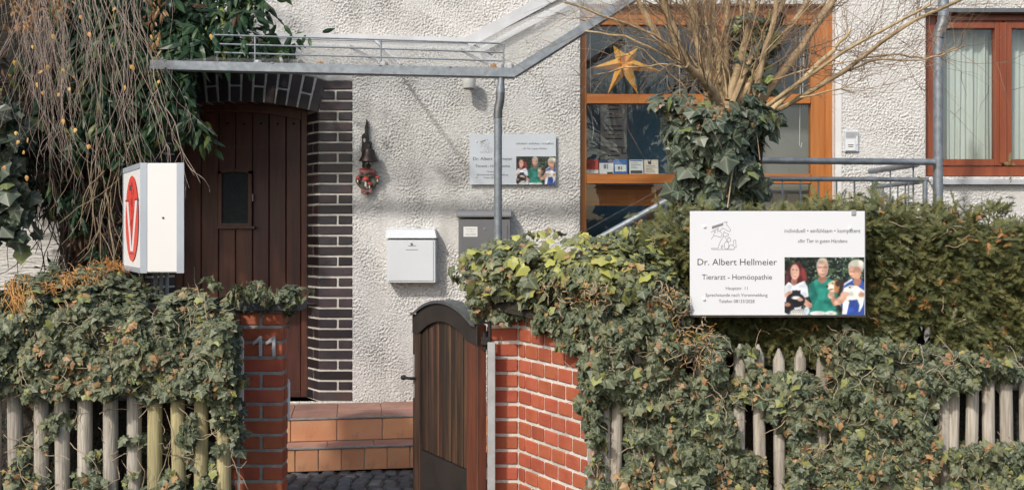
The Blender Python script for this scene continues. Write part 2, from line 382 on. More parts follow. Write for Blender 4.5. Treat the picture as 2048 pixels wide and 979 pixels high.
M['birch_leaf'] = leafmat('yellow_birch_leaf', [(0.0, (0.60, 0.33, 0.09)), (0.6, (0.66, 0.43, 0.13)), (1.0, (0.5, 0.22, 0.08))], (0.5, 0.3, 0.1), vein=0.2)
M['dry_leaf'] = leafmat('dry_brown_leaf', [(0.0, (0.30, 0.16, 0.08)), (0.6, (0.42, 0.25, 0.11)), (1.0, (0.24, 0.13, 0.08))], (0.5, 0.3, 0.1), vein=0.2)
M['glass'] = glassmat('window_glass', tint=(0.88, 0.92, 0.93), boost=0.06)
M['glass_canopy'] = glassmat('canopy_glass', tint=(0.93, 0.95, 0.95), dirt=0.10, dirtcol=(0.62, 0.62, 0.60))
M['door_glass'] = pmat('dark_bullseye_glass', (0.012, 0.018, 0.022), (0.02, 0.026, 0.03), scale=16, rough=0.45, bump=0.5, bscale=42, bdist=0.01, spec=0.2)
M['star'] = pmat('orange_star_paper', (0.86, 0.40, 0.03), (0.80, 0.34, 0.022), scale=6, rough=0.7)
M['blue_wall'] = pmat('deep_blue_interior_paint', (0.10, 0.235, 0.34), (0.09, 0.21, 0.31), scale=2, rough=0.6)
M['grey_wall'] = pmat('grey_interior_paint', (0.24, 0.24, 0.235), (0.2, 0.2, 0.195), scale=2, rough=0.8)
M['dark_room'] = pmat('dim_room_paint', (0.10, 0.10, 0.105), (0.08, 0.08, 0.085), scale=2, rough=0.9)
M['paper'] = pmat('white_paper', (0.66, 0.66, 0.64), (0.62, 0.62, 0.60), scale=3, rough=0.7)
M['cream'] = pmat('cream_paper', (0.62, 0.55, 0.45), (0.58, 0.51, 0.42), scale=3, rough=0.7)
M['card_red'] = pmat('red_card', (0.55, 0.06, 0.035), (0.5, 0.055, 0.03), rough=0.5)
M['card_blue'] = pmat('blue_card', (0.035, 0.13, 0.36), (0.03, 0.12, 0.33), rough=0.5)
M['card_navy'] = pmat('navy_card', (0.02, 0.035, 0.14), (0.02, 0.03, 0.12), rough=0.5)
M['curtain'] = pmat('pale_green_curtain', (0.56, 0.59, 0.53), (0.48, 0.52, 0.47), scale=3, rough=0.9, stretch=(14, 1, 0.3))
M['chalk'] = pmat('faded_chalk', (0.16, 0.10, 0.085), (0.12, 0.07, 0.06), scale=60, rough=1.0)
M['lamp_white'] = pmat('off_white_lamp_plastic', (0.62, 0.61, 0.58), (0.56, 0.55, 0.52), scale=5, rough=0.5)
M['pink'] = pmat('faded_pink_bow', (0.36, 0.15, 0.14), (0.30, 0.12, 0.115), scale=12, rough=0.7)
M['mush_red'] = pmat('toadstool_red', (0.50, 0.05, 0.035), (0.45, 0.04, 0.03), rough=0.5)
M['mush_white'] = pmat('toadstool_white', (0.66, 0.62, 0.57), (0.6, 0.56, 0.5), rough=0.7)
M['wreath'] = pmat('grey_moss_wreath', (0.13, 0.12, 0.095), (0.08, 0.07, 0.055), scale=30, rough=0.95, bump=1.0, bscale=60)
M['moss'] = pmat('pale_grey_moss', (0.33, 0.335, 0.28), (0.22, 0.22, 0.18), scale=40, rough=0.95, bump=1.0, bscale=90)
M['digit'] = pmat('grey_number_metal', (0.42, 0.425, 0.43), (0.38, 0.385, 0.39), scale=20, rough=0.5)
M['banner'] = pmat('red_banner', (0.30, 0.025, 0.035), (0.26, 0.02, 0.03), rough=0.6)

# ------------------------------------------------------------------ lettering helper
def text_mesh(body, thin=0.0):
    cu = bpy.data.curves.new("lettering", 'FONT')
    cu.body = body; cu.size = 1.0; cu.offset = thin; cu.resolution_u = 3
    cu.fill_mode = 'FRONT'
    o = bpy.data.objects.new("lettering", cu)
    COL.objects.link(o)
    bpy.context.view_layer.update()
    me = bpy.data.meshes.new_from_object(o)
    bpy.data.objects.remove(o); bpy.data.curves.remove(cu)
    return me

def put_text(body, parent, x0, x1, zbase, cap, y, mat, name="lettering", thin=-0.008, wc=True, rx=0.0):
    """text facing -Y, from x0 to x1, baseline zbase, capital height cap"""
    me = text_mesh(body, thin)
    n = len(me.vertices); co = np.empty(n * 3); me.vertices.foreach_get("co", co); co = co.reshape(-1, 3)
    mn, mx = co[:, 0].min(), co[:, 0].max()
    out = np.empty_like(co)
    out[:, 0] = x0 + (co[:, 0] - mn) / (mx - mn) * (x1 - x0)
    out[:, 1] = y
    out[:, 2] = zbase + co[:, 1] / 0.70 * cap
    me.vertices.foreach_set("co", out.ravel())
    return link_mesh(name, me, mat, parent, wc)

def frame_box(mb, px0, px1, py0, py1, Y, th):
    a = P(px0, py1, Y); b = P(px1, py0, Y)
    mb.box(a.x, b.x, Y, Y + th, a.z, b.z)
    return mb

_brick_cache = {}
def brick_piece(name, w, h, d, mat, parent, loc, rot=(0, 0, 0), bev=0.004):
    """a bevelled brick/tile, front face at local y=0, sharing mesh data with its alikes"""
    key = (round(w, 3), round(h, 3), round(d, 3), mat.name, random.randrange(3))
    me = _brick_cache.get(key)
    if me is None:
        bm = bmesh.new()
        bmesh.ops.create_cube(bm, size=1.0)
        for v in bm.verts:
            v.co = Vector((v.co.x * w, (v.co.y + 0.5) * d, v.co.z * h))
            v.co.x += random.uniform(-1, 1) * 0.0016; v.co.z += random.uniform(-1, 1) * 0.0014
        bmesh.ops.bevel(bm, geom=bm.edges[:], offset=bev, segments=1, affect='EDGES')
        me = bpy.data.meshes.new(name); bm.to_mesh(me); bm.free()
        me.materials.append(mat); _brick_cache[key] = me
    o = bpy.data.objects.new(name, me); COL.objects.link(o)
    o.parent = parent; o.matrix_parent_inverse = world_matrix(parent).inverted()
    o.location = loc; o.rotation_euler = rot
    return o

# ------------------------------------------------------------------ ground
mb = MB(); mb.poly([(-400, -400, -0.03), (400, -400, -0.03), (400, 400, -0.03), (-400, 400, -0.03)])
tag(mb.build("ground", M['soil']), "dark bare garden soil and open ground under the hedges", "ground", kind="structure")
mb = MB(); mb.poly([(-60, -3, -0.022), (60, -3, -0.022), (60, 4.15, -0.022), (-60, 4.15, -0.022)])
tag(mb.build("pavement", M['asphalt']), "grey asphalt pavement in front of the fences", "pavement", kind="structure")
mb = MB(); mb.poly([(-2.6, 4.15, -0.016), (0.45, 4.15, -0.016), (0.45, 7.3, -0.016), (-2.6, 7.3, -0.016)])
path = mb.build("cobblestone_path", M['soil'])
tag(path, "dark basalt cobblestone path leading to the tiled steps", "path", kind="structure")
far = MB()
row = 0; y = 4.2
while y < 7.05:
    x = -2.5 + (row % 2) * 0.05
    while x < 0.4:
        w = random.uniform(0.082, 0.112); d = random.uniform(0.078, 0.094)
        zt = random.uniform(-0.006, 0.008)
        if y > 6.25 and y < 7.0:
            if x < -0.5:
                o = brick_piece("cobblestone", 0.094, 0.088, 0.07, M['cobble'], path, (x + w / 2, y, zt), (math.radians(-90) + random.uniform(-.06, .06), random.uniform(-.06, .06), random.uniform(-.15, .15)), bev=0.016)
        elif y <= 6.25:
            far.box(x, x + w, y, y + d, -0.06, zt)
        x += w + 0.008
    y += 0.097; row += 1
fo = far.build("cobblestone_bed", M['cobble'], path, bevel=0.012); fo["kind"] = "stuff"

# ------------------------------------------------------------------ house
house = empty("house", (0, YW, 0), "off-white roughcast house with a brick-framed arched door and brown windows", "house")
DL, DR, GL, GR, RL, RR = wx(237), wx(705), wx(1160), wx(1670), wx(1850), wx(2150)
ZD0, ZD1 = 0.33, wz(132); ZG0, ZG1 = 1.10, wz(8); ZR0, ZR1 = wz(353), wz(20)

def lines(bps, steps):
    out = [bps[0]]
    for a, b, s in zip(bps[:-1], bps[1:], steps):
        n = max(1, int(round((b - a) / s)))
        out.extend([a + (b - a) * (i + 1) / n for i in range(n)])
    return np.array(out)

def bandnoise(n, res, lo, hi, seed):
    g = np.random.default_rng(seed).standard_normal((n, n))
    f = np.fft.fftfreq(n, d=res); fx, fz = np.meshgrid(f, f, indexing='ij')
    r = np.sqrt(fx ** 2 + (fz * 1.25) ** 2) + 1e-9
    w = np.exp(-((np.log(r) - np.log(1 / lo)) ** 2) / (2 * hi ** 2))
    k = np.real(np.fft.ifft2(np.fft.fft2(g) * w))
    return k / k.std()

S = 0.0056
xs = lines([-5.2, DL, wx(480), DR, GL, GR, RL, RR, 5.4], [0.03, 0.02, S, S, 0.02, S, S, 0.05])
zs = lines([-0.02, 0.30, ZD0, ZG0, ZR0, ZD1, ZR1, ZG1, 3.56, 4.6], [0.05, 0.03, S, S, S, S, S, S, 0.08])
NT = 1920
nz1 = bandnoise(NT, S, 0.0235, 0.5, 3); nz2 = bandnoise(NT, S, 0.0125, 0.25, 4); nz3 = bandnoise(NT, S, 0.5, 0.5, 6)
XX, ZZ = np.meshgrid(xs, zs, indexing='ij')
ii = np.clip(((XX + 5.2) / S).astype(int), 0, NT - 1)
jj = np.clip(((ZZ + 0.02) / S).astype(int), 0, NT - 1)
hh = np.tanh(nz1[ii, jj] * 1.5) * 0.0040 * (1 + .35 * nz3[ii, jj]) + nz2[ii, jj] * 0.0020
VV = np.stack([XX, YW - hh, ZZ], axis=-1).reshape(-1, 3)
cx = 0.5 * (xs[:-1] + xs[1:]); cz = 0.5 * (zs[:-1] + zs[1:])
CX, CZ = np.meshgrid(cx, cz, indexing='ij')
hole = ((CX > DL) & (CX < DR) & (CZ > ZD0) & (CZ < ZD1)) | ((CX > GL) & (CX < GR) & (CZ > ZG0) & (CZ < ZG1)) | ((CX > RL) & (CX < RR) & (CZ > ZR0) & (CZ < ZR1))
I, J = np.nonzero(~hole); nzl = len(zs)
Q = np.stack([I * nzl + J, (I + 1) * nzl + J, (I + 1) * nzl + J + 1, I * nzl + J + 1], axis=-1).astype(np.int32)
used = np.unique(Q); remap = np.zeros(len(VV), np.int32); remap[used] = np.arange(len(used))
VV = VV[used]; Q = remap[Q]

def mesh_np(name, V, faces, smooth=True):
    me = bpy.data.meshes.new(name)
    k = faces.shape[1]
    me.vertices.add(len(V)); me.vertices.foreach_set("co", np.ascontiguousarray(V, np.float32).ravel())
    me.loops.add(faces.size); me.loops.foreach_set("vertex_index", np.ascontiguousarray(faces, np.int32).ravel())
    me.polygons.add(len(faces))
    me.polygons.foreach_set("loop_start", np.arange(0, faces.size, k, dtype=np.int32))
    me.polygons.foreach_set("use_smooth", np.full(len(faces), smooth, bool))
    me.update(calc_edges=True)
    return me

link_mesh("wall", mesh_np("wall", VV, Q), M['plaster'], house)

# rooms behind the wall
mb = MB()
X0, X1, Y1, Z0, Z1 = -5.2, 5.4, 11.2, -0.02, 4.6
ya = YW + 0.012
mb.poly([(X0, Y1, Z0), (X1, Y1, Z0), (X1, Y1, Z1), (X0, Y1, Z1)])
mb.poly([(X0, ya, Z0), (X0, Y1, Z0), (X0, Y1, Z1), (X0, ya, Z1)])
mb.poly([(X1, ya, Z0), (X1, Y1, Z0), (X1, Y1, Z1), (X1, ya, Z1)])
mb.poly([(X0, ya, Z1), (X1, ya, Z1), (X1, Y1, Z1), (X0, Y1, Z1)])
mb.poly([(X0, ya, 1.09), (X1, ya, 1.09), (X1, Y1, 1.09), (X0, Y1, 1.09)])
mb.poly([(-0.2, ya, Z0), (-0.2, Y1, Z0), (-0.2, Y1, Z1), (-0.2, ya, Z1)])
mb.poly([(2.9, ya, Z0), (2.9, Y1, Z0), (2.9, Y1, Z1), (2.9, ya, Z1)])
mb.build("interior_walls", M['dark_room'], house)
# coloured partition seen through the glazed entrance
mb = MB(); a = P(1100, 700, 9.1); b = P(1335, -80, 9.1); mb.box(a.x, b.x, 9.1, 9.14, 1.1, b.z)
mb.build("blue_partition", M['blue_wall'], house)
mb = MB(); a = P(1480, 700, 8.7); b = P(1780, 215, 8.7); mb.box(a.x, b.x, 8.7, 8.74, 1.1, b.z)
mb.build("grey_partition", M['grey_wall'], house)

# reveals of the two window openings
mb = MB()
for (x0, x1, z0, z1, dep) in ((GL, GR, ZG0, ZG1, 0.13), (RL, RR, ZR0, ZR1, 0.14)):
    t = 0.004
    yb = YW + dep
    mb.poly([(x0 + t, YW - .003, z0), (x0 + t, yb, z0), (x0 + t, yb, z1), (x0 + t, YW - .003, z1)])
    mb.poly([(x1 - t, YW - .003, z0), (x1 - t, yb, z0), (x1 - t, yb, z1), (x1 - t, YW - .003, z1)])
    mb.poly([(x0, YW - .003, z1 - t), (x1, YW - .003, z1 - t), (x1, yb, z1 - t), (x0, yb, z1 - t)])
    mb.poly([(x0, YW - .003, z0 + t), (x1, YW - .003, z0 + t), (x1, yb, z0 + t), (x0, yb, z0 + t)])
mb.build("window_reveal", M['white_band'], house)
mb = MB(); mb.box(wx(1670) + .001, wx(1683), YW - 0.009, YW + .02, 1.10, wz(10)); mb.build("plaster_band", M['white_band'], house, bevel=0.002)

# ---- brick door surround
ZL = 0.33
PITCH = (wz(160) - ZL) / 31
BFY = YW - 0.007
rdir = Vector((-0.60, 0.80, 0)); RLEN = 0.215
core = MB()
def jamb_core(s):
    # s=+1 right jamb, -1 left jamb (mirrored about the arch centre)
    xc = wx(471)
    f = lambda x: x if s > 0 else 2 * xc - x
    B = (wx(638), YW + .002); A = (wx(705), YW + .002); C = (B[0] + rdir.x * RLEN + .004, B[1] + rdir.y * RLEN + .003); D = (wx(705), C[1])
    pts = [(f(p[0]), p[1], ZL) for p in (A, B, C, D)]
    core.prism(pts, (0, 0, wz(160) - ZL))
jamb_core(1); jamb_core(-1)
AC = (wx(471), wz(820)); R0 = 617 * YW / F; R1 = R0 + 0.262; AH = math.asin((638 - 471) / 617.0)
arc = []
NA = 24
for i in range(NA + 1):
    t = -AH * 1.015 + 2 * AH * 1.015 * i / NA
    arc.append((AC[0] + (R0 + .005) * math.sin(t), AC[1] + (R0 + .005) * math.cos(t)))
arc2 = [(AC[0] + (R1 + .003) * math.sin(AH * 1.015 * (1 - 2 * i / NA)), AC[1] + (R1 + .003) * math.cos(AH * 1.015 * (1 - 2 * i / NA))) for i in range(NA + 1)]
for i in range(NA):
    a0, a1 = arc[i], arc[i + 1]; b0, b1 = arc2[NA - i], arc2[NA - i - 1]
    core.prism([(a0[0], YW + .0022, a0[1]), (a1[0], YW + .0022, a1[1]), (b1[0], YW + .0022, b1[1]), (b0[0], YW + .0022, b0[1])], (0, 0.20, 0))
surround = core.build("door_surround", M['mortar_light'], house)
# plaster between the arch and the wall sheet
pts = [(DL - .002, wz(160)), (DL - .002, ZD1 + .002), (DR + .002, ZD1 + .002), (DR + .002, wz(160))] + arc2
tess = tessellate_polygon([[Vector((p[0], p[1], 0)) for p in pts]])
mb = MB(); mb.add([(p[0], YW - .0025, p[1]) for p in pts], [tuple(t) for t in tess]); mb.build("arch_plaster", M['plaster'], house)
JW = wx(705) - wx(638)
for s in (1, -1):
    xc = wx(471)
    for c in range(31):
        z = ZL + (c + 0.5) * PITCH
        hgt = PITCH - 0.0165
        k = 30 - c
        inset = {0: 11, 1: 6, 2: 1.5}.get(k, 0) * YW / F
        def put(x0, x1):
            x0, x1 = (x0, x1) if s > 0 else (2 * xc - x1, 2 * xc - x0)
            brick_piece("brick", x1 - x0, hgt, 0.05, M['clinker'], surround, ((x0 + x1) / 2, BFY, z))
        xa, xb = wx(638) + inset, wx(705) - .002
        if c % 2 == 0: put(xa, xb)
        else:
            j = xa + (xb - xa) * (0.56 if k > 2 else 0.45)
            put(xa, j - .008); put(j + .008, xb)
        if k > 2:
            pieces = [(0.004, RLEN)] if c % 2 else [(0.004, 0.090), (0.106, RLEN)]
            for a, b in pieces:
                m = (a + b) / 2
                if s > 0:
                    n = Vector((-0.8, -0.6, 0)); base = Vector((wx(638), BFY + .002, z)) + rdir * m + n * 0.003
                    brick_piece("brick", b - a, hgt, 0.04, M['clinker'], surround, base, (0, 0, math.atan2(-0.8, 0.6)))
                else:
                    rd = Vector((0.6, 0.8, 0)); n = Vector((0.8, -0.6, 0)); base = Vector((2 * xc - wx(638), BFY + .002, z)) + rd * m + n * 0.003
                    brick_piece("brick", b - a, hgt, 0.04, M['clinker'], surround, base, (0, 0, math.atan2(0.8, 0.6)))
NS = 15
for i in range(NS):
    t = -AH + 2 * AH * (i + 0.5) / NS
    wb = 2 * AH * (R0 + 0.1) / NS - 0.0165
    def put(r0, r1):
        rm = (r0 + r1) / 2
        brick_piece("brick", wb, r1 - r0, 0.17, M['clinker'], surround, (AC[0] + rm * math.sin(t), BFY, AC[1] + rm * math.cos(t)), (0, t, 0))
    if i % 2 == 0: put(R0, R1 - .004)
    else:
        rm = R0 + 0.125; put(R0, rm - .008); put(rm + .008, R1 - .004)

# ---- front door
YD = YW + 0.20
mb = MB()
frame_box(mb, 602, 630, 190, 794, YD - .03, .09)
frame_box(mb, 306, 365, 190, 794, YD - .03, .09)
frame_box(mb, 365, 602, 190, 222, YD - .03, .09)
door = mb.build("front_door", M['door'], house, bevel=0.004)
door["label"] = "dark brown arched plank door with a small window"
mb = MB(); frame_box(mb, 360, 606, 195, 794, YD + .045, .03); mb.build("door_backing", M['door'], door)
J = [365, 402, 437, 471, 505, 538, 572, 602]
for a, b in zip(J[:-1], J[1:]):
    mb = MB()
    cxp = (a + b) / 2
    top = 236 - 14 * (1 - ((cxp - 482) / 120) ** 2)
    frame_box(mb, a + .6, b - .6, top, 792, YD + .005, .04)
    mb.build("plank", M['door'], door, bevel=0.005)
    mb = MB(); c = P(cxp, 247, YD); r = .012
    mb.add([(c.x - r, YD + .004, c.z), (c.x, YD + .004, c.z - r), (c.x + r, YD + .004, c.z), (c.x, YD + .004, c.z + r), (c.x, YD - .014, c.z)], [(0, 1, 4), (1, 2, 4), (2, 3, 4), (3, 0, 4)])
    mb.build("door_nail", M['black'], door)
# curved top rail of the door frame
mb = MB()
for i in range(12):
    a = 365 + (602 - 365) * i / 12; b = 365 + (602 - 365) * (i + 1) / 12
    ta = 240 - 16 * (1 - ((a - 482) / 120) ** 2); tb = 240 - 16 * (1 - ((b - 482) / 120) ** 2)
    mb.prism([P(a, 219, YD - .02), P(b, 219, YD - .02), P(b, tb, YD - .02), P(a, ta, YD - .02)], (0, .04, 0))
mb.build("curved_head_rail", M['door'], door)
mb = MB(); frame_box(mb, 365, 602, 782, 794, YD - .006, .03); mb.build("kick_rail", M['door'], door, bevel=.004)
mb = MB()
frame_box(mb, 436, 443, 342, 446, YD - .03, .035); frame_box(mb, 496, 503, 342, 446, YD - .03, .035)
frame_box(mb, 436, 503, 446, 452, YD - .03, .035)
for i in range(8):
    a = 436 + 67 * i / 8; b = 436 + 67 * (i + 1) / 8
    ta = 342 - 5 * (1 - ((a - 469.5) / 33.5) ** 2); tb = 342 - 5 * (1 - ((b - 469.5) / 33.5) ** 2)
    mb.prism([P(a, ta, YD - .03), P(b, tb, YD - .03), P(b, tb + 6, YD - .03), P(a, ta + 6, YD - .03)], (0, .035, 0))
frame_box(mb, 430, 509, 452, 457, YD - .045, .05)
dw = mb.build("door_window_frame", M['door'], door)
mb = MB(); frame_box(mb, 442, 497, 341, 447, YD - .008, .008); mb.build("pane", M['door_glass'], dw)
mb = MB(); c = P(506, 395, YD - .02); mb.box(c.x - .006, c.x + .004, c.y - .01, c.y + .03, c.z - .03, c.z + .03); mb.build("latch", M['galv_dark'], door)
put_text("20 * C + M + B * 17", door, P(414, 0, YD).x, P(528, 0, YD).x, P(0, 297, YD).z, .028, YD + .0015, M['chalk'], "chalk_marks")

# ---- glazed entrance
YG = YW + 0.065
mb = MB()
frame_box(mb, 1157, 1173, 8, 603, YG, .07)
frame_box(mb, 1651, 1672, 8, 603, YG - .01, .08)
frame_box(mb, 1622, 1650.6, 29, 603, YG, .07)
frame_box(mb, 1430, 1450, 29, 603, YG, .07)
glaz = mb.build("entrance_window", M['pine'], house, bevel=0.003)
glaz["label"] = "honey-coloured wooden glazed entrance front"
mb = MB()
frame_box(mb, 1173, 1651, 8, 29, YG, .07); mb.build("head_rail", M['pine_h'], glaz, bevel=.003)
for (a, b) in ((1173, 1430), (1450, 1622)):
    for (t, u, name) in ((29, 50, "sash_rail"), (188, 207, "transom"), (348, 367, "transom"), (588, 603, "bottom_rail")):
        mb = MB(); frame_box(mb, a + .3, b - .3, t, u, YG - (.012 if name == "transom" else 0), .075)
        mb.build(name, M['pine_h'], glaz, bevel=.003)
    for (t, u) in ((50, 188), (207, 348), (367, 588)):
        mb = MB(); mb.poly([P(a - .5, u + .5, YG + .035), P(b + .5, u + .5, YG + .035), P(b + .5, t - .5, YG + .035), P(a - .5, t - .5, YG + .035)]); mb.build("pane", M['glass'], glaz)
mb = MB(); a = P(1173, 350, YG + .076); b = P(1430, 347.5, YG + .076); mb.box(a.x, b.x, YG + .0755, YG + .20, a.z - .02, b.z - .004); mb.build("inner_ledge", M['pine_h'], glaz)

# ---- right window
YR = YW + 0.075
mb = MB()
frame_box(mb, 1846, 1872, 26, 352, YR, .07)
frame_box(mb, 1872.3, 2160, 26, 42, YR, .07); frame_box(mb, 1872.3, 2160, 332, 352, YR, .07)
win = mb.build("window", M['mahog'], house, bevel=.004)
win["label"] = "red-brown wooden two-sash window with pale curtains"
for (a, b) in ((1873, 2005), (2010, 2160)):
    mb = MB()
    frame_box(mb, a, a + 14, 43, 331, YR - .014, .06); frame_box(mb, b - 15, b, 43, 331, YR - .014, .06)
    frame_box(mb, a + 14.2, b - 15.2, 43, 57, YR - .014, .06); frame_box(mb, a + 14.2, b - 15.2, 318, 331, YR - .014, .06)
    sash = mb.build("sash", M['mahog'], win, bevel=.004)
    mb = MB(); mb.poly([P(a + 13, 319, YR + .02), P(b - 14, 319, YR + .02), P(b - 14, 56, YR + .02), P(a + 13, 56, YR + .02)]); mb.build("pane", M['glass'], sash)
mb = MB(); frame_box(mb, 2001, 2014, 45, 326, YR - .03, .02); mb.build("cover_strip", M['mahog'], win, bevel=.004)
mb = MB(); a = P(1858, 352.5, YW - .05); mb.prism([(wx(1856), YW - .055, wz(361)), (wx(1856), YW + .07, wz(353.5)), (wx(1856), YW + .07, wz(356)), (wx(1856), YW - .053, wz(364.5)), (wx(1856), YW - .055, wz(369))], (2.0, 0, 0))
mb.build("window_sill", M['flash'], win)
mb = MB(); mb.box(RL, RR, YW - .012, YW + .06, wz(25), wz(17)); mb.build("lintel_shadow_strip", M['galv_dark'], win)  # dark strip standing for the lintel shadow at the roller shutter gap

# ---- curtains (hang inside)
def curtain(a, b, seed, label):
    r = random.Random(seed); n = 90
    pa, pb = P(a, 0, 8.06), P(b, 0, 8.06)
    ph = [r.uniform(0, 6) for _ in range(3)]
    vs = []; fs = []
    zt, zb = P(0, 20, 8.06).z, P(0, 345, 8.06).z
    for i in range(n + 1):
        u = i / n; x = pa.x + (pb.x - pa.x) * u
        for k in range(7):
            v = k / 6
            wv = (0.018 + .016 * math.sin(u * 7 + ph[2])) * math.sin(u * 27 + ph[0] + 1.8 * math.sin(u * 6 + ph[1])) + 0.012 * math.sin(u * 71 + ph[2] + v)
            vs.append((x + .004 * math.sin(v * 3 + u * 20), 8.06 + wv * (0.6 + 0.5 * v), zt + (zb - zt) * v))
    for i in range(n):
        for k in range(6):
            fs.append((i * 7 + k, (i + 1) * 7 + k, (i + 1) * 7 + k + 1, i * 7 + k + 1))
    mb = MB(); mb.add(vs, fs)
    o = mb.build("curtain", M['curtain'], None, smooth=True)
    tag(o, label, "curtain", "curtains in the right window")
curtain(1868, 2000, 3, "pale green curtain behind the window sash crossed by the downpipe")
curtain(2012, 2165, 5, "pale green curtain in the window sash away from the downpipe")

# ------------------------------------------------------------------ tiled steps
st = empty("entrance_steps", (-1.4, 7.0, 0), "terracotta-tiled steps and landing below the front door", "steps")
SL = 0.155                                     # the steps run slightly askew to the wall
def yl(x): return 7.09 + (x + 1.629) * SL      # front of landing
def ys(x): return 6.87 + (x + 1.629) * SL      # front of lower step
xa, xb = -3.3, 0.2
SR = math.atan(SL); nrm = Vector((math.sin(SR), -math.cos(SR), 0)); tdir = Vector((math.cos(SR), math.sin(SR), 0))
bed = MB()
bed.prism([(xa, yl(xa) + .012, 0), (xb, yl(xb) + .012, 0), (xb, YW + .05, 0), (xa, YW + .05, 0)], (0, 0, .318))
bed.prism([(xa, ys(xa) + .012, 0), (xb, ys(xb) + .012, 0), (xb, yl(xb) + .011, 0), (xa, yl(xa) + .011, 0)], (0, 0, .153))
bed.build("step_bed", M['grout'], st)
def riser_tiles(yf, x0, pitch, z0, z1, first):
    x = first
    while x < xb - pitch:
        w = pitch - .007
        c = Vector((x + pitch / 2 * math.cos(SR), yf(x + pitch / 2 * math.cos(SR)), (z0 + z1) / 2))
        if c.x > -3.2:
            brick_piece("riser_tile", w, z1 - z0, .012, M['tile'], st, c, (0, 0, SR), bev=.002)
        x += pitch * math.cos(SR)
riser_tiles(yl, xa, 0.3235, .168, .316, -1.572 - 0.3235 * 5 * math.cos(SR))
riser_tiles(ys, xa, 0.158, .004, .151, -1.495 - 0.158 * 11 * math.cos(SR))
def tread_tiles(yf, depth_rows, pitch, z, first, dep):
    for r in range(depth_rows):
        x = first
        while x < xb - pitch:
            xc_ = x + pitch / 2 * math.cos(SR)
            c = Vector((xc_ - nrm.x * dep * (r + .5), yf(xc_) - nrm.y * dep * (r + .5), z))
            if c.y + dep * .5 < YW + .12:
                brick_piece("tread_tile", pitch - .005, dep - .005, .012, M['tread'], st, c, (math.radians(-90), 0, SR), bev=.002)
            x += pitch * math.cos(SR)
tread_tiles(yl, 2, 0.3235, .330, -1.572 - 0.3235 * 5 * math.cos(SR), .31)
tread_tiles(ys, 1, 0.3235, .165, -1.60 - 0.3235 * 5 * math.cos(SR), .215)
for (yf, z) in ((yl, .3225), (ys, .1575)):
    mb = MB(); mb.prism([(xa, yf(xa) - .008, z), (xb, yf(xb) - .008, z), (xb, yf(xb) + .012, z), (xa, yf(xa) + .012, z)], (0, 0, .0095))
    mb.build("step_nosing", M['trim'], st)

# ------------------------------------------------------------------ glass canopy with gutter and downpipe
YC = 6.84
can = empty("glass_canopy", P(640, 135, YC), "glazed canopy over the front door with galvanised gutter and guard rails", "canopy")
g0, g1, g2 = P(300, 130, YC), P(1030, 146, YC), P(1320, -40, YC)
mb = MB()
prof = [(-.0, .034), (.0, -.026), (.012, -.034), (.055, -.034), (.066, -.026), (.066, .028), (.060, .028), (.060, -.022), (.052, -.028), (.014, -.028), (.006, -.022), (.006, .034)]
def gutter(a, b, c=None):
    d = (b - a).normalized(); up = Vector((0, 0, 1)) - d * d.z; up.normalize()
    back = Vector((0, 1, 0))
    ra = [a + back * y + up * z for y, z in prof]; rb = [b + back * y + up * z for y, z in prof]
    n = len(prof); vs = ra + rb
    fs = [(i, (i + 1) % n, n + (i + 1) % n, n + i) for i in range(n)] + [tuple(range(n))[::-1], tuple(range(n, 2 * n))]
    mb.add(vs, fs)
gutter(g0, g1)
gut = mb.build("gutter", M['galv'], can)
mb = MB(); gutter(g1 + Vector((-.012, -.001, 0)), g2); mb.build("raking_gutter", M['galv'], can)
for px in (330, 545, 760, 900):
    mb = MB(); a = P(px, 130 + (px - 300) * .0219, YC); mb.box(a.x - .008, a.x + .008, YC - .006, YC + .07, a.z + .030, a.z + .038); mb.build("gutter_bracket", M['galv'], can)
# wall flashings
mb = MB()
w0, w1, w2 = (wx(325), wz(72)), (wx(945), wz(88)), (wx(1230), wz(-62))
def strip(p, q, h, y0, y1):
    d = Vector((q[0] - p[0], 0, q[1] - p[1])).normalized(); n = Vector((-d.z, 0, d.x))
    a = Vector((p[0], y0, p[1])); b = Vector((q[0], y0, q[1]))
    mb.prism([a, b, b + n * h, a + n * h], (0, y1 - y0, 0))
strip(w0, w1, .045, YW - .022, YW - .006)
mb.build("wall_flashing", M['flash'], can)
mb = MB(); strip((w1[0] - .02, w1[1] - .03), w2, .085, YW - .030, YW - .006); mb.build("raking_flashing", M['flash'], can)
mb = MB(); strip((w1[0] + .06, w1[1] - .085), (w2[0] + .08, w2[1] - .055), .03, YW - .045, YW - .02); mb.build("raking_profile", M['flash'], can)
# glass panes between wall and gutter
def pane(a, b, c, d, nm="canopy_pane"):
    mb = MB(); n = (Vector(b) - Vector(a)).cross(Vector(d) - Vector(a)).normalized() * .008
    mb.poly([a, b, c, d]); return mb.build(nm, M['glass_canopy'], can)
def lerp(a, b, t): return a + (b - a) * t
wl0, wl1 = Vector((w0[0], YW - .025, w0[1] - .004)), Vector((w1[0], YW - .025, w1[1] - .004))
gl0, gl1 = g0 + Vector((0, .035, .042)), g1 + Vector((-.01, .035, .042))
cuts = [0.0, 0.36, 0.69, 1.0]
for t0, t1 in zip(cuts[:-1], cuts[1:]):
    e = .004
    pane(lerp(gl0, gl1, t0 + e), lerp(gl0, gl1, t1 - e), lerp(wl0, wl1, t1 - e), lerp(wl0, wl1, t0 + e))
    if t0 > 0:
        mb = MB(); mb.tube([lerp(gl0, gl1, t0) + Vector((0, 0, .004)), lerp(wl0, wl1, t0) + Vector((0, -.0, .004))], .011, 6); mb.build("glazing_bar", M['flash'], can)
wr1 = Vector((w2[0], YW - .03, w2[1] - .05)); gr1 = g2 + Vector((0, .035, .042))
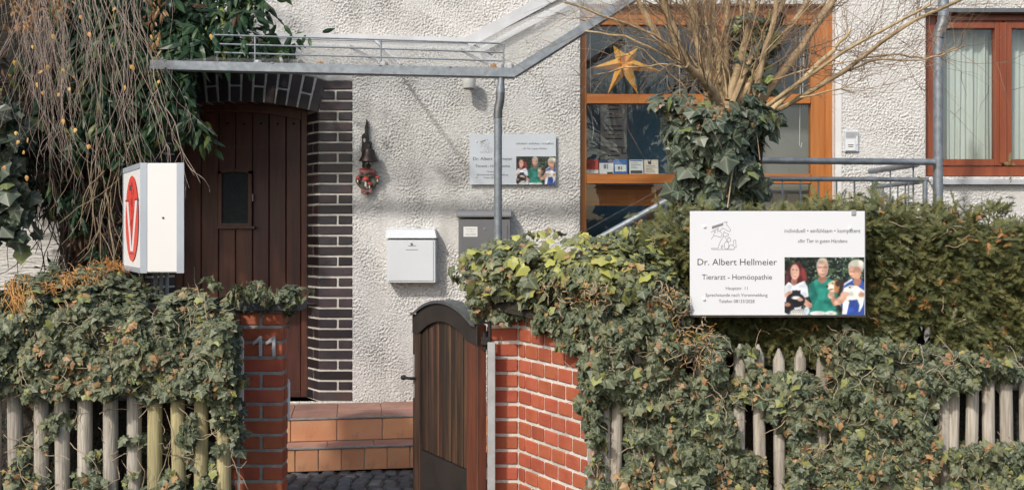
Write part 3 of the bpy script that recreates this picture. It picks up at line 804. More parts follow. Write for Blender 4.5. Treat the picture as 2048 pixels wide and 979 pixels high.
for t0, t1 in ((0.0, .5), (.5, 1.0)):
    pane(lerp(gl1, gr1, t0 + .004), lerp(gl1, gr1, t1 - .004), lerp(wl1, wr1, t1 - .004), lerp(wl1, wr1, t0 + .004), "raking_pane")
# snow guard rails
YS = 6.98
def gp(px, py): return P(px, py, YS)
for i, (la, lb, yy) in enumerate(((430, 70, 0), (430, 88, 0), (430, 105, 0))):
    mb = MB(); mb.tube([gp(la, lb), gp(760, lb + 9.5), gp(1000, lb + 17), gp(1006, lb + 17 + (3 if i == 0 else 0))], .0062, 6); mb.build("guard_rail", M['galv'], can)
for px in (510, 762, 1007):
    s = (px - 430) * .03
    mb = MB(); mb.tube([gp(px, 70 + s), gp(px, 122 + s * .8)], .0062, 6); mb.build("guard_post", M['galv'], can)
for px in (722, 945):
    mb = MB(); s = (px - 430) * .03
    a, b = gp(px - 24, 86 + s), gp(px + 32, 116 + s); mb.prism([a, b, b + Vector((0, .03, .018)), a + Vector((0, .05, .03))], (0, .003, -.006)); mb.build("brace_plate", M['plate_grey'], can)
for px in (516, 768, 1000, 1020):
    mb = MB(); a = P(px, 127 + (px - 500) * .012, YC + .05); mb.lathe([(.03, -.02), (.03, .01), (.022, .022), (.0, .026)], a, 10); mb.build("post_foot", M['plate_grey'], can)
# downpipe
mb = MB(); mb.tube([P(1002, 152, YC + .03), P(1002, 166, YC + .03), P(1001, 176, YC + .03), P(1001, 186, YC + .03)], [.023, .023, .030, .031], 14); mb.build("downpipe_funnel", M['galv'], can, smooth=True)
mb = MB(); mb.tube([P(1001, 184, YC + .03), P(1000, 202, YC + .03), P(996.5, 218, YC + .03), P(995.5, 236, YC + .03)], .0305, 14); mb.build("pipe_elbow", M['galv_dark'], can, smooth=True)
mb = MB(); b_ = P(996, 234, YC + .03); mb.tube([b_, (b_.x, b_.y, -.02)], .0275, 16); mb.build("downpipe", M['galv'], can, smooth=True)

# ------------------------------------------------------------------ second downpipe
YDP = 6.9
dp = empty("downpipe", (P(1878, 0, YDP).x, YDP, 0), "galvanised rain pipe beside the red-brown window", "downpipe")
mb = MB(); mb.tube([P(1887, -60, YDP), P(1887, 40, YDP)], .036, 16); mb.build("upper_pipe", M['galv'], dp, smooth=True)
mb = MB(); mb.tube([P(1887, 33, YDP), P(1886, 45, YDP), P(1879, 62, YDP), P(1877, 76, YDP)], .0385, 16); mb.build("pipe_elbow", M['galv_dark'], dp, smooth=True)
b_ = P(1876, 74, YDP); mb = MB(); mb.tube([b_, (b_.x, b_.y, -.02)], .0325, 16); mb.build("lower_pipe", M['galv'], dp, smooth=True)

# ------------------------------------------------------------------ side platform, its steps and railing
YRL = 6.86
plat = empty("side_entrance_steps", (1.6, 7.2, 0), "concrete platform and steps behind the yew hedge at the glazed entrance", "steps")
mb = MB(); mb.box(1.25, 3.0, 6.75, 7.80, -.02, 1.09); mb.build("platform", M['concrete'], plat, bevel=.01)
for i in range(6):
    mb = MB(); mb.box(1.25 - .28 * (i + 1), 1.25 - .28 * i - .002, 6.76, 7.80, -.02, 1.09 - .17 * (i + 1)); mb.build("step", M['concrete'], plat, bevel=.006)
rail = empty("railing", (2.0, YRL, 1.09), "galvanised tube railing with thin balusters around the side platform", "railing")
mb = MB(); mb.tube([P(1425, 320, YRL), P(1868, 324, YRL)], .0225, 12); mb.build("top_rail", M['galv'], rail, smooth=True)
mb = MB(); mb.tube([P(1425, 357, YRL), P(1856, 359, YRL)], .0165, 12); mb.build("lower_rail", M['galv'], rail, smooth=True)
for i in range(11):
    px = 1457 + 36 * i
    a = P(px, 359, YRL); mb = MB(); mb.tube([a, (a.x, a.y, 1.09)], .0062, 6); mb.build("baluster", M['galv'], rail)
for px in (1430, 1850):
    a = P(px, 359 if px > 1500 else 322, YRL); mb = MB(); mb.tube([a, (a.x, a.y, 1.085)], .0165, 12); mb.build("post", M['galv'], rail, smooth=True)
a = P(1866, 326, YRL)
mb = MB(); mb.tube([a + Vector((-.06, .12, 0)), (a.x - .1, 7.78, a.z)], .0215, 12); mb.build("return_rail", M['galv'], rail, smooth=True)
a2 = P(1852, 362, YRL)
mb = MB(); mb.tube([a2 + Vector((0, .08, 0)), (a2.x - .04, 7.78, a2.z)], .0165, 12); mb.build("return_lower_rail", M['galv'], rail, smooth=True)
for i in range(6):
    t = (i + .6) / 6; y = YRL + .12 + t * .75; x = a2.x - .005 - .04 * t
    mb = MB(); mb.tube([(x, y, a2.z if i % 3 else a.z), (x, y, 1.09)], .0062, 6); mb.build("baluster", M['galv'], rail)
mb = MB(); mb.tube([(a2.x - .04, 7.76, a2.z), (a2.x - .04, 7.76, 1.085)], .0165, 10); mb.build("post", M['galv'], rail, smooth=True)
hr = empty("stair_handrail", P(1190, 480, YRL), "sloping galvanised handrail in front of the glazed entrance", "handrail")
mb = MB(); mb.tube([P(1130, 516, YRL), P(1205, 473, YRL), P(1435, 345, YRL)], .0235, 12); mb.build("handrail_tube", M['galv'], hr, smooth=True)
mb = MB(); mb.tube([P(1180, 535, YRL), P(1435, 392, YRL)], .0165, 12); mb.build("lower_tube", M['galv'], hr, smooth=True)
for px, py in ((1175, 489), (1425, 351)):
    a = P(px, py, YRL); mb = MB(); mb.tube([a, (a.x, a.y, 0.0 if px < 1300 else 0.9)], .0165, 10); mb.build("post", M['galv'], hr, smooth=True)

# ------------------------------------------------------------------ things on the wall
def wallbox(mb, px0, px1, py0, py1, d0, d1):
    """box standing off the wall from d1 (front) to d0 (back), given by where its front is seen"""
    Y = YW - d1; a = P(px0, py1, Y); b = P(px1, py0, Y)
    mb.box(a.x, b.x, Y, YW - d0, a.z, b.z); return mb

# white mailbox
mbx = empty("mailbox", P(821, 566, YW), "white wall mailbox with sloping lid on the roughcast wall", "mailbox")
D = .13
mb = MB(); wallbox(mb, 773, 871, 478, 565, -.01, D); mb.build("body", M['mail_white'], mbx, bevel=.004)
mb = MB(); wallbox(mb, 777, 867, 481, 561, D + .0005, D + .006); mb.build("door_panel", M['mail_white'], mbx, bevel=.002)
Yf = YW - D - .02
mb = MB(); q = [P(770, 476, Yf), P(873, 476, Yf), P(870, 459, Yf + .05), P(773, 459, Yf + .05)]
back = [Vector((q[0].x, YW + .01, q[0].z)), Vector((q[1].x, YW + .01, q[1].z)), Vector((q[2].x, YW + .01, q[2].z + .012)), Vector((q[3].x, YW + .01, q[3].z + .012))]
mb.add(q + back, [(0, 1, 2, 3), (4, 7, 6, 5), (0, 4, 5, 1), (1, 5, 6, 2), (2, 6, 7, 3), (3, 7, 4, 0)]); mb.build("lid", M['mail_white'], mbx, bevel=.003)
mb = MB(); c = P(823, 480.5 + 7, YW - D - .008); mb.lathe([(.009, -.004), (.009, .004)], c, 12, 'Y'); mb.build("lock", M['galv_dark'], mbx)
mb = MB()
for x0, x1, y in ((816, 832, 491), (812, 836, 499)):
    a = P(x0, y + .7, YW - D - .0072); b = P(x1, y - .5, YW - D - .0072); mb.box(a.x, b.x, a.y, a.y + .001, a.z, b.z)
mb.build("faint_print", M['ink_light'], mbx)

# grey mailbox
gm = empty("mailbox", P(968, 540, YW), "dark grey wall mailbox with rounded lid and a name label", "mailbox")
D = .15
mb = MB(); wallbox(mb, 917, 1021, 438, 545, -.01, D); mb.build("body", M['mail_grey'], gm, bevel=.004)
mb = MB(); wallbox(mb, 924, 1015, 450, 514, D + .0005, D + .006); mb.build("door_panel", M['mail_grey'], gm, bevel=.002)
mb = MB(); wallbox(mb, 924, 1015, 517, 560, D + .0005, D + .005); mb.build("newspaper_flap", M['mail_grey'], gm, bevel=.002)
mb = MB(); pts = []
A_ = P(913, 434, YW - D - .02); B_ = P(1023, 434, YW - D - .02)
sec = [(0, 0), (0, .02), (.015, .045), (.04, .055), (.18, .062), (.18, 0)]
mb.prism([(A_.x, A_.y + y, A_.z + z) for y, z in sec], (B_.x - A_.x, 0, 0)); mb.build("lid", M['mail_lid'], gm, bevel=.003)
mb = MB(); wallbox(mb, 927, 955, 453, 473, D + .0062, D + .0075); lab = mb.build("name_label", M['paper'], gm)
yy = YW - D - .0080
for body, x0, x1, py, h in (("Tierarztpraxis", 931, 951, 458.5, .008), ("Dr. Albert", 935, 948, 463.5, .008), ("HELLMEIER", 931, 952, 469.5, .010)):
    put_text(body, lab, P(x0, 0, yy).x, P(x1, 0, yy).x, P(0, py, yy).z, h, yy, M['ink'])
mb = MB(); mb.lathe([(.010, -.004), (.010, .004)], P(969, 457, YW - D - .008), 12, 'Y'); mb.build("lock", M['galv'], gm)

# wall lamp / motion lamp under the canopy
wl = empty("wall_lamp", P(938, 170, YW), "small off-white cylinder lamp on the wall under the gutter", "lamp")
c = P(938, 163, YW - .12)
mb = MB(); mb.lathe([(.050, -.055), (.052, -.05), (.052, .045), (.045, .055)], c, 18); mb.build("housing", M['lamp_white'], wl, smooth=True)
mb = MB(); mb.box(c.x - .02, c.x + .02, c.y + .03, YW + .01, c.z - .02, c.z + .02); mb.build("bracket", M['lamp_white'], wl)
mb = MB(); mb.lathe([(.040, -.060), (.040, -.0552)], c, 18); mb.build("lens", M['grey_wall'], wl)

# intercom
ic = empty("intercom", P(1704, 303, YW), "silver intercom plate between the glazed entrance and the window", "intercom")
mb = MB(); wallbox(mb, 1689.5, 1717.5, 261.5, 303, -.01, .022); mb.build("plate", M['alu_sign'], ic, bevel=.004)
mb = MB(); wallbox(mb, 1692, 1711, 279, 301, .0225, .026); mb.build("name_field", M['white_metal'], ic, bevel=.001)
mb = MB(); wallbox(mb, 1712.3, 1715.5, 272, 289, .0225, .0265); mb.build("call_button", M['white_metal'], ic, bevel=.001)
mb = MB(); wallbox(mb, 1696, 1707, 289, 290.6, .0262, .0266); wallbox(mb, 1697, 1706, 292.5, 294, .0262, .0266); mb.build("faint_print", M['ink'], ic)
mb = MB(); wallbox(mb, 1692, 1715, 264, 275, .0225, .024); mb.build("speaker_grille", M['plate_grey'], ic)
# small white utility box low on the wall behind the railing
ub = empty("socket_box", P(1788, 405, YW), "small white socket box on the wall behind the railing", "socket")
mb = MB(); wallbox(mb, 1781, 1797, 388, 408, -.01, .05); mb.build("housing", M['white_metal'], ub, bevel=.004)
mb = MB(); wallbox(mb, 1783, 1795, 390, 401, .0505, .058); mb.build("flap", M['white_metal'], ub, bevel=.002)

# bell with figure plate
bl = empty("door_bell", P(737, 330, YW), "dark bronze hanging bell on a jagged black iron plate", "bell")
k = 5.763                                     # crop scale of the close look
def bp_(x, y, Y): return P(700 + x / k, 230 + y / k, Y)
Yb = YW - .03
out = [(135, 235), (150, 215), (168, 205), (172, 125), (182, 105), (186, 48), (200, 55), (207, 110), (208, 180), (214, 230), (216, 320), (232, 340), (228, 400), (160, 420), (165, 600), (140, 610), (140, 470), (128, 400), (138, 330)]
mb = MB(); mb.prism([bp_(x, y, Yb) for x, y in out], (0, .018, 0)); mb.build("iron_plate", M['black'], bl)
mb = MB(); mb.prism([bp_(165 + 14 * math.cos(t * .63), 290 + 24 * math.sin(t * .63), Yb - .002) for t in range(10)], (0, .002, 0)); mb.build("cut_out", M['mush_white'], bl)
c = bp_(215, 535, YW - .10)
mb = MB(); mb.lathe([(.078, 0), (.076, .006), (.058, .04), (.048, .075), (.042, .092), (.03, .097), (.0, .098)], c, 20); mb.build("bell", M['bronze'], bl, smooth=True)
mb = MB(); mb.tube([c + Vector((0, 0, .02)), c + Vector((0, 0, -.035))], .006, 8); mb.lathe([(.0, -.055), (.016, -.05), (.02, -.035), (.012, -.02), (.0, -.018)], c, 10); mb.build("clapper", M['black'], bl)
mb = MB(); mb.tube([c + Vector((0, 0, .09)), c + Vector((0, .02, .125)), c + Vector((-.01, .08, .13))], .011, 8); mb.build("hanger", M['black'], bl)
mb = MB(); mb.box(c.x - .03, c.x + .01, Yb + .01, YW + .01, c.z + .08, c.z + .16); mb.build("wall_mount", M['black'], bl)

# heart wreath with toadstools
wr = empty("door_wreath", P(735, 390, YW), "small heart-shaped wreath with red toadstools and red banner under the bell", "wreath")
Yw_ = YW - .035
pts = []
for i in range(29):
    t = 2 * math.pi * i / 28
    hx = 16 * math.sin(t) ** 3; hy = 13 * math.cos(t) - 5 * math.cos(2 * t) - 2 * math.cos(3 * t) - math.cos(4 * t)
    pts.append(bp_(198 + hx * 7.2, 775 - hy * 7.0, Yw_))
mb = MB(); mb.tube(pts, .015, 8, cap=False); mb.build("heart_ring", M['wreath'], wr, smooth=True)
mb = MB(); mb.prism([bp_(198 + 90 * math.cos(a_) , 765 + 95 * math.sin(a_), YW - .02) for a_ in [j * .52 for j in range(12)]], (0, .03, 0)); mb.build("moss_back", M['moss'], wr)
mb = MB(); top = [(105, 620), (150, 608), (200, 608), (250, 622), (300, 640)]; bot = [(290, 690), (245, 672), (200, 665), (150, 665), (112, 672)]
mb.prism([bp_(x, y, Yw_ - .022) for x, y in top + bot], (0, .01, 0)); bn = mb.build("banner", M['banner'], wr)
yy = Yw_ - .0228
put_text("WILLKOMMEN", bn, bp_(118, 0, yy).x, bp_(290, 0, yy).x, bp_(0, 655, yy).z, .014, yy, M['mush_white'])
for (x, y, s) in ((182, 745, .95), (225, 795, .6), (90, 728, .58), (318, 722, .58)):
    b0 = bp_(x, y, Yw_ - .03)
    mb = MB(); mb.lathe([(.010 * s, -.055 * s), (.008 * s, -.01 * s), (.007 * s, .0)], b0, 10); sm = mb.build("toadstool_stem", M['mush_white'], wr, smooth=True)
    mb = MB(); mb.lathe([(.030 * s, -.004 * s), (.031 * s, .001 * s), (.024 * s, .016 * s), (.012 * s, .024 * s), (.0, .026 * s)], b0, 12); mb.build("toadstool_cap", M['mush_red'], wr, smooth=True)
mb = MB()
for sgn in (-1, 1):
    mb.prism([bp_(190, 880, Yw_ - .03), bp_(190 + sgn * 58, 838, Yw_ - .03), bp_(190 + sgn * 62, 905, Yw_ - .03)], (0, .02, 0))
mb.prism([bp_(178, 868, Yw_ - .036), bp_(202, 868, Yw_ - .036), bp_(202, 893, Yw_ - .036), bp_(178, 893, Yw_ - .036)], (0, .02, 0))
mb.prism([bp_(180, 890, Yw_ - .028), bp_(200, 890, Yw_ - .028), bp_(165, 920, Yw_ - .028), bp_(140, 915, Yw_ - .028)], (0, .016, 0))
mb.build("bow", M['pink'], wr, bevel=.002)

# ------------------------------------------------------------------ behind the entrance glass
sc_ = empty("paper_star", P(1249, 127, 8.05), "orange folded-paper star hanging behind the upper entrance pane", "star")
c = P(1249, 127, 8.06)
for (x, y) in ((1178, 137), (1215, 189), (1276, 189), (1324, 143), (1277, 95), (1226, 90)):
    t = P(x, y, 8.06); d = t - c; L_ = d.length; d.normalize(); s_ = Vector((-d.z, 0, d.x)); r = .048; m = c + d * .055
    mb = MB(); mb.add([c - d * .0 + Vector((0, 0, 0)), m + s_ * r, m + Vector((0, -.055, 0)), m - s_ * r, m + Vector((0, .055, 0)), t], [(1, 2, 5), (2, 3, 5), (3, 4, 5), (4, 1, 5), (0, 2, 1), (0, 3, 2), (0, 4, 3), (0, 1, 4)])
    mb.build("star_point", M['star'], sc_)
mb = MB(); mb.tube([c, c + Vector((0.02, 0, .4))], .002, 4); mb.build("cord", M['paper'], sc_)
Yb_ = 8.02
def card(px0, px1, py0, py1, mat, label, deco):
    o = empty("leaflet", P((px0 + px1) / 2, py1, Yb_)); tag(o, label, "leaflet", "leaflets on the window ledge")
    mb = MB(); a = P(px0, py1, Yb_); b = P(px1, py0, Yb_); mb.prism([(a.x, a.y, a.z), (b.x, a.y, a.z), (b.x, a.y + .02, b.z), (a.x, a.y + .02, b.z)], (0, .008, 0)); mb.build("sheet", mat, o)
    for (u0, u1, v0, v1, m2) in deco:
        mb = MB(); w = b.x - a.x; h = b.z - a.z
        f = lambda u, v: (a.x + w * u, a.y + .02 * v - .001, a.z + h * v)
        mb.poly([f(u0, v0), f(u1, v0), f(u1, v1), f(u0, v1)]); mb.build("print", m2, o)
txt = lambda n, v0, v1: [(.12, .5 + .36 * random.random(), v1 - (v1 - v0) * (i + .5) / n, v1 - (v1 - v0) * (i + .25) / n, M['ink_mid']) for i in range(n)]
card(1172, 1197, 318, 347, M['card_red'], "red leaflet with a white foot at the frame", [(.0, 1, .0, .26, M['paper'])])
card(1199, 1227, 320, 347.5, M['paper'], "white leaflet with navy top edge next to the red one", [(0, 1, .80, 1, M['card_navy']), (.3, .5, .38, .7, M['ink_light']), (.55, .62, .35, .72, M['ink_light']), (.55, .95, 0, .14, M['ink'])])
card(1228, 1255, 318, 347.5, M['card_blue'], "blue leaflet with a white picture panel", [(.08, .92, .16, .62, M['paper']), (.3, .45, .3, .5, M['ink_light']), (.5, .6, .28, .52, M['ink_light'])])
card(1259, 1287, 319, 347.5, M['paper'], "white leaflet with blue heading and dark photo strip", [(.05, .95, .90, .97, M['card_blue']), (.08, .92, .03, .24, M['ink'])] + txt(4, .34, .8))
card(1289, 1317, 319, 347.5, M['cream'], "cream leaflet with a black cat silhouette", txt(5, .1, .6) + [(.28, .5, .68, .9, M['ink']), (.26, .30, .78, .98, M['ink']), (.44, .50, .8, 1.0, M['ink'])])
po = empty("notice", P(1229, 340, 9.08), "long white printed notice on the blue inner wall", "notice")
a = P(1201, 340, 9.085); b = P(1254, 206, 9.085)
mb = MB(); mb.box(a.x, b.x, 9.085, 9.09, a.z, b.z); mb.build("sheet", M['paper'], po)
for i in range(15):
    if i in (4, 9): continue
    mb = MB(); z = b.z - (b.z - a.z) * (i + .7) / 16; ind = random.uniform(.03, .09); mb.box(a.x + ind, b.x - ind, 9.0835, 9.0846, z, z + .012); mb.build("print_line", M['ink_mid'], po)
bk = empty("wall_switch", P(1249, 300, 9.09), "small pale switch plate below the notice on the blue inner wall", "switch")
mb = MB(); a = P(1243, 308, 9.08); b = P(1255, 294, 9.08); mb.box(a.x, b.x, 9.08, 9.098, a.z, b.z); mb.build("plate", M['grey_wall'], bk, bevel=.003)
mb = MB(); a = P(1246, 305, 9.076); b = P(1252, 297, 9.076); mb.box(a.x, b.x, 9.074, 9.0795, a.z, b.z); mb.build("rocker", M['paper'], bk)
ds = empty("counter_desk", P(1240, 560, 8.3), "honey-coloured wooden counter standing inside the glazed entrance", "desk")
mb = MB(); a = P(1120, 377, 8.06); b = P(1327, 370, 8.06); mb.box(a.x, b.x, 8.06, 8.66, a.z, b.z); mb.build("top", M['pine_h'], ds, bevel=.003)
mb = MB(); a = P(1120, 411, 8.08); b = P(1311, 377.5, 8.08); mb.box(a.x, b.x, 8.08, 8.11, a.z, b.z); mb.build("apron", M['pine_h'], ds)
for px in (1318, 1135):
    for y in (8.08, 8.58):
        a = P(px - 6.5, 0, 8.08); b = P(px + 6.5, 378, 8.08); mb = MB(); mb.box(a.x, b.x, y, y + .05, 1.09, b.z); mb.build("leg", M['pine'], ds)
# blind cords on the right panes
for i, px in enumerate((1600, 1606)):
    a = P(px, 52, 8.0); b = P(px - 1, 290 - 80 * i, 8.0)
    mb = MB(); mb.tube([a, lerp(a, b, .5) + Vector((.004, 0, 0)), b, b + Vector((.012, 0, -.02)), b + Vector((.02, 0, .02))], .0028, 5); o = mb.build("blind_cord", M['paper'], None)
    tag(o, ("long" if i == 0 else "short") + " white blind cord hanging behind the entrance panes beside the post", "cord")
mb = MB(); mb.tube([P(1180, 50, 8.0), P(1181, 212, 8.0), P(1187, 260, 8.0), P(1184, 282, 8.0), P(1176, 284, 8.0)], .003, 5)
tag(mb.build("blind_cord", M['paper'], None), "white looped cord hanging behind the entrance pane near the paper star", "cord")

# ------------------------------------------------------------------ the printed group photo (flat print, generic faces)
def paint_photo(W, H):
    X, Y = np.meshgrid((np.arange(W) + .5) / W, (np.arange(H) + .5) / H)     # 0..1, y downwards
    cx_, cy_ = X * 1100 + 62, Y * 800 + 95                                    # close-look pixels
    img = np.zeros((H, W, 3))
    n = vnoise(cx_ / 38, cy_ / 38, 1) * .6 + vnoise(cx_ / 15, cy_ / 15, 2) * .4
    g = np.clip((n - .45) * 4, 0, 1)[..., None]
    img[:] = np.array([24, 34, 30]) * (1 - g) + np.array([70, 98, 66]) * g
    pale = np.clip((vnoise(cx_ / 22, cy_ / 22, 5) - .74) * 8, 0, 1)[..., None]
    img[:] = img * (1 - pale * .7) + np.array([175, 190, 170]) * pale * .7
    img[:] = np.where((cx_ < 480)[..., None], img * .7, img)
    soft = 14.0
    def blend(mask, col):
        m = np.clip(mask, 0, 1)[..., None]
        col = np.array(col, float)
        img[:] = img * (1 - m) + col * m
    def ell(x, y, rx, ry, col, rot=0.0, s=1.0):
        c, d = math.cos(rot), math.sin(rot)
        u = ((cx_ - x) * c + (cy_ - y) * d) / rx; v = (-(cx_ - x) * d + (cy_ - y) * c) / ry
        r = np.sqrt(u * u + v * v)
        blend((1 - r) * min(rx, ry) / soft / s + .5, col)
    def pol(pts, col):
        acc = np.zeros_like(cx_)
        for ox, oy in ((-4, -4), (4, -4), (-4, 4), (4, 4), (0, 0)):
            acc += inpoly(cx_ + ox, cy_ + oy, pts)
        blend(acc / 5, col)
    skin = (214, 160, 134); skin_d = (170, 112, 92)
    # red-haired person in white
    ell(185, 330, 95, 150, (70, 30, 36)); ell(300, 360, 70, 120, (118, 42, 46)); ell(120, 410, 60, 90, (62, 30, 38)); ell(240, 240, 75, 75, (98, 40, 42)); ell(330, 330, 26, 90, (146, 52, 52), -.2); ell(275, 420, 30, 70, (80, 30, 36), .2); ell(110, 360, 22, 90, (92, 40, 44), .2)
    pol([(62, 500), (120, 440), (200, 480), (340, 420), (385, 520), (395, 640), (330, 660), (290, 800), (400, 895), (62, 895)], (226, 232, 242))
    ell(195, 430, 42, 60, skin_d); ell(205, 300, 62, 105, skin); ell(185, 300, 35, 80, (226, 172, 148))
    ell(183, 268, 11, 6, (60, 40, 40), 0, .5); ell(232, 275, 11, 6, (60, 40, 40), 0, .5); ell(207, 348, 26, 9, (226, 196, 186), .1, .5); ell(207, 360, 24, 5, (150, 70, 66), .1, .4)
    ell(120, 610, 70, 38, skin, -.4); ell(310, 690, 95, 42, skin, .5); ell(390, 750, 70, 40, (204, 150, 126), .5)
    ell(215, 690, 130, 100, (30, 28, 34)); ell(120, 790, 80, 90, (38, 34, 38)); ell(225, 600, 58, 52, (38, 38, 50)); pol([(170, 580), (175, 545), (210, 570)], (38, 38, 50)); pol([(240, 570), (285, 545), (280, 590)], (38, 38, 50))
    ell(225, 655, 62, 24, (220, 216, 214)); ell(280, 680, 40, 24, (210, 160, 136)); ell(105, 750, 45, 28, (186, 130, 100))
    ell(260, 860, 120, 55, (216, 214, 208)); 
    for i in range(7):
        for j in range(3): ell(170 + i * 30 + j * 12, 825 + j * 24, 6, 5, (90, 90, 90), 0, .4)
    ell(370, 830, 40, 50, (206, 226, 240))
    # person in green
    pol([(395, 470), (500, 400), (660, 385), (760, 420), (800, 520), (790, 700), (760, 780), (800, 895), (400, 895), (450, 740), (400, 640)], (30, 140, 122))
    pol([(400, 480), (460, 430), (520, 640), (470, 760), (430, 700)], (24, 116, 104)); pol([(640, 560), (760, 640), (720, 760), (600, 720)], (24, 122, 108))
    ell(582, 400, 60, 46, skin_d); pol([(510, 400), (575, 465), (655, 385)], skin_d); ell(585, 215, 84, 105, (170, 166, 160)); ell(588, 258, 76, 118, skin); ell(570, 235, 45, 85, (226, 176, 152))
    ell(588, 150, 62, 40, (196, 170, 150))
    for xx in (548, 622): ell(xx, 238, 32, 12, (116, 86, 82), 0, .5); ell(xx, 240, 22, 8, (190, 146, 130), 0, .5)
    ell(585, 280, 10, 20, (196, 136, 112), 0, .5); ell(588, 320, 26, 7, (226, 200, 190), 0, .5); ell(588, 332, 34, 6, (150, 80, 74), 0, .4)
    ell(520, 870, 110, 34, (226, 224, 220)); ell(700, 870, 80, 34, (226, 224, 220))
    # person in blue
    pol([(850, 470), (980, 390), (1130, 400), (1165, 520), (1165, 895), (860, 895), (840, 700)], (44, 78, 176))
    pol([(830, 600), (860, 470), (985, 392), (1000, 410), (880, 490), (850, 610)], (226, 228, 236))
    ell(1060, 430, 55, 70, skin_d); ell(1045, 230, 110, 95, (198, 192, 178)); ell(1020, 290, 74, 95, skin); ell(1060, 310, 60, 85, (206, 150, 122)); ell(1060, 180, 95, 50, (216, 210, 194))
    ell(975, 298, 13, 6, (120, 80, 70), 0, .5); ell(1010, 296, 13, 6, (120, 80, 70), 0, .5); ell(985, 352, 20, 6, (160, 84, 76), 0, .4)
    # pale dog lying over the arm
    pol([(880, 520), (960, 480), (1060, 490), (1165, 560), (1165, 640), (1140, 760), (1100, 845), (1075, 850), (1095, 760), (1060, 680), (960, 690), (915, 880), (850, 885), (865, 760), (840, 640)], (228, 226, 216))
    ell(835, 520, 34, 120, (60, 46, 44), .25)
    ell(735, 500, 82, 82, (206, 178, 150)); ell(780, 500, 40, 95, (170, 112, 66)); ell(795, 460, 32, 42, (66, 44, 38)); ell(700, 510, 45, 40, (222, 208, 190)); ell(652, 500, 12, 14, (30, 26, 28)); ell(725, 460, 9, 7, (30, 26, 26), 0, .5); ell(700, 540, 32, 8, (90, 60, 56), -.2, .5)
    ell(705, 620, 48, 50, skin); ell(745, 700, 40, 70, (190, 134, 108), -.3); ell(830, 690, 95, 50, skin, -.6); ell(890, 610, 60, 38, (222, 172, 146), -.2); ell(1120, 615, 45, 36, skin); ell(960, 512, 14, 9, (60, 56, 58), 0, .5)
    img[:] = np.clip(img + (vnoise(cx_ / 9, cy_ / 9, 9) - .5)[..., None] * 12, 0, 255)
    img *= (.80 + .36 * vnoise(cx_ / 70, cy_ / 55, 14))[..., None]
    g_ = img.mean(axis=2, keepdims=True); img = g_ + (img - g_) * .84
    for _ in range(1):
        pd = np.pad(img, ((1, 1), (1, 1), (0, 0)), mode='edge'); img = (pd[1:-1, 1:-1] * 2 + pd[:-2, 1:-1] + pd[2:, 1:-1] + pd[1:-1, :-2] + pd[1:-1, 2:]) / 6
    return img

def srgb2lin(a):
    a = a / 255.0
    return np.where(a <= .04045, a / 12.92, ((a + .055) / 1.055) ** 2.4)

_m, _nt2, _b = nodes_of('printed_photograph')
_at = _nt2.nodes.new("ShaderNodeAttribute"); _at.attribute_name = "print"
_nt2.links.new(_at.outputs["Color"], _b.inputs["Base Color"]); _b.inputs["Roughness"].default_value = .35
M['photo'] = _m

def photo_mesh(W, H, a, b, y, parent):
    img = srgb2lin(paint_photo(W, H))
    gx = np.linspace(a.x, b.x, W); gz = np.linspace(b.z, a.z, H)
    XX_, ZZ_ = np.meshgrid(gx, gz)
    V = np.stack([XX_, np.full_like(XX_, y), ZZ_], -1).reshape(-1, 3)
    I, J_ = np.meshgrid(np.arange(H - 1), np.arange(W - 1), indexing='ij')
    q = np.stack([(I + 1) * W + J_, (I + 1) * W + J_ + 1, I * W + J_ + 1, I * W + J_], -1).reshape(-1, 4)
    me = mesh_np("printed_photo", V, q, False)
    ca = me.color_attributes.new("print", 'FLOAT_COLOR', 'POINT')
    ca.data.foreach_set("color", np.concatenate([img.reshape(-1, 3), np.ones((W * H, 1))], 1).astype(np.float32).ravel())
    return link_mesh("printed_photo", me, M['photo'], parent)

LOGO = [[(640, 250), (700, 230), (732, 235), (708, 252), (725, 290), (770, 345), (793, 385), (788, 405), (770, 418), (740, 405), (640, 348), (580, 410)],
        [(410, 435), (470, 395), (510, 375), (558, 355), (535, 400), (580, 415), (612, 440), (626, 465), (620, 500), (592, 535), (560, 518), (470, 492), (415, 568)], [(455, 465), (470, 492)],
        [(500, 400), (470, 425), (485, 447), (498, 425)],
        [(652, 515), (652, 460), (670, 418), (700, 450), (760, 470), (745, 500), (700, 515), (652, 515)],
        [(652, 520), (600, 600), (570, 670), (545, 745), (415, 745), (430, 768), (620, 768)], [(700, 525), (712, 610)],
        [(735, 610), (732, 570), (750, 535), (765, 545), (775, 530), (798, 580), (790, 605), (765, 620), (735, 610)],
        [(715 + 45 * math.cos(t * .35), 690 + 76 * math.sin(t * .35)) for t in range(19)],
        [(635, 755), (612, 738), (614, 698), (640, 685), (646, 708), (625, 722)],
        [(730, 755), (760, 730), (772, 692), (810, 678), (860, 705), (878, 735), (855, 766), (740, 768), (730, 750)],
        [(845, 690), (850, 590), (895, 585), (898, 660), (905, 720), (880, 725)], [(620, 768), (860, 768)], [(712, 294), (712, 302)], [(538, 428), (538, 436)]]

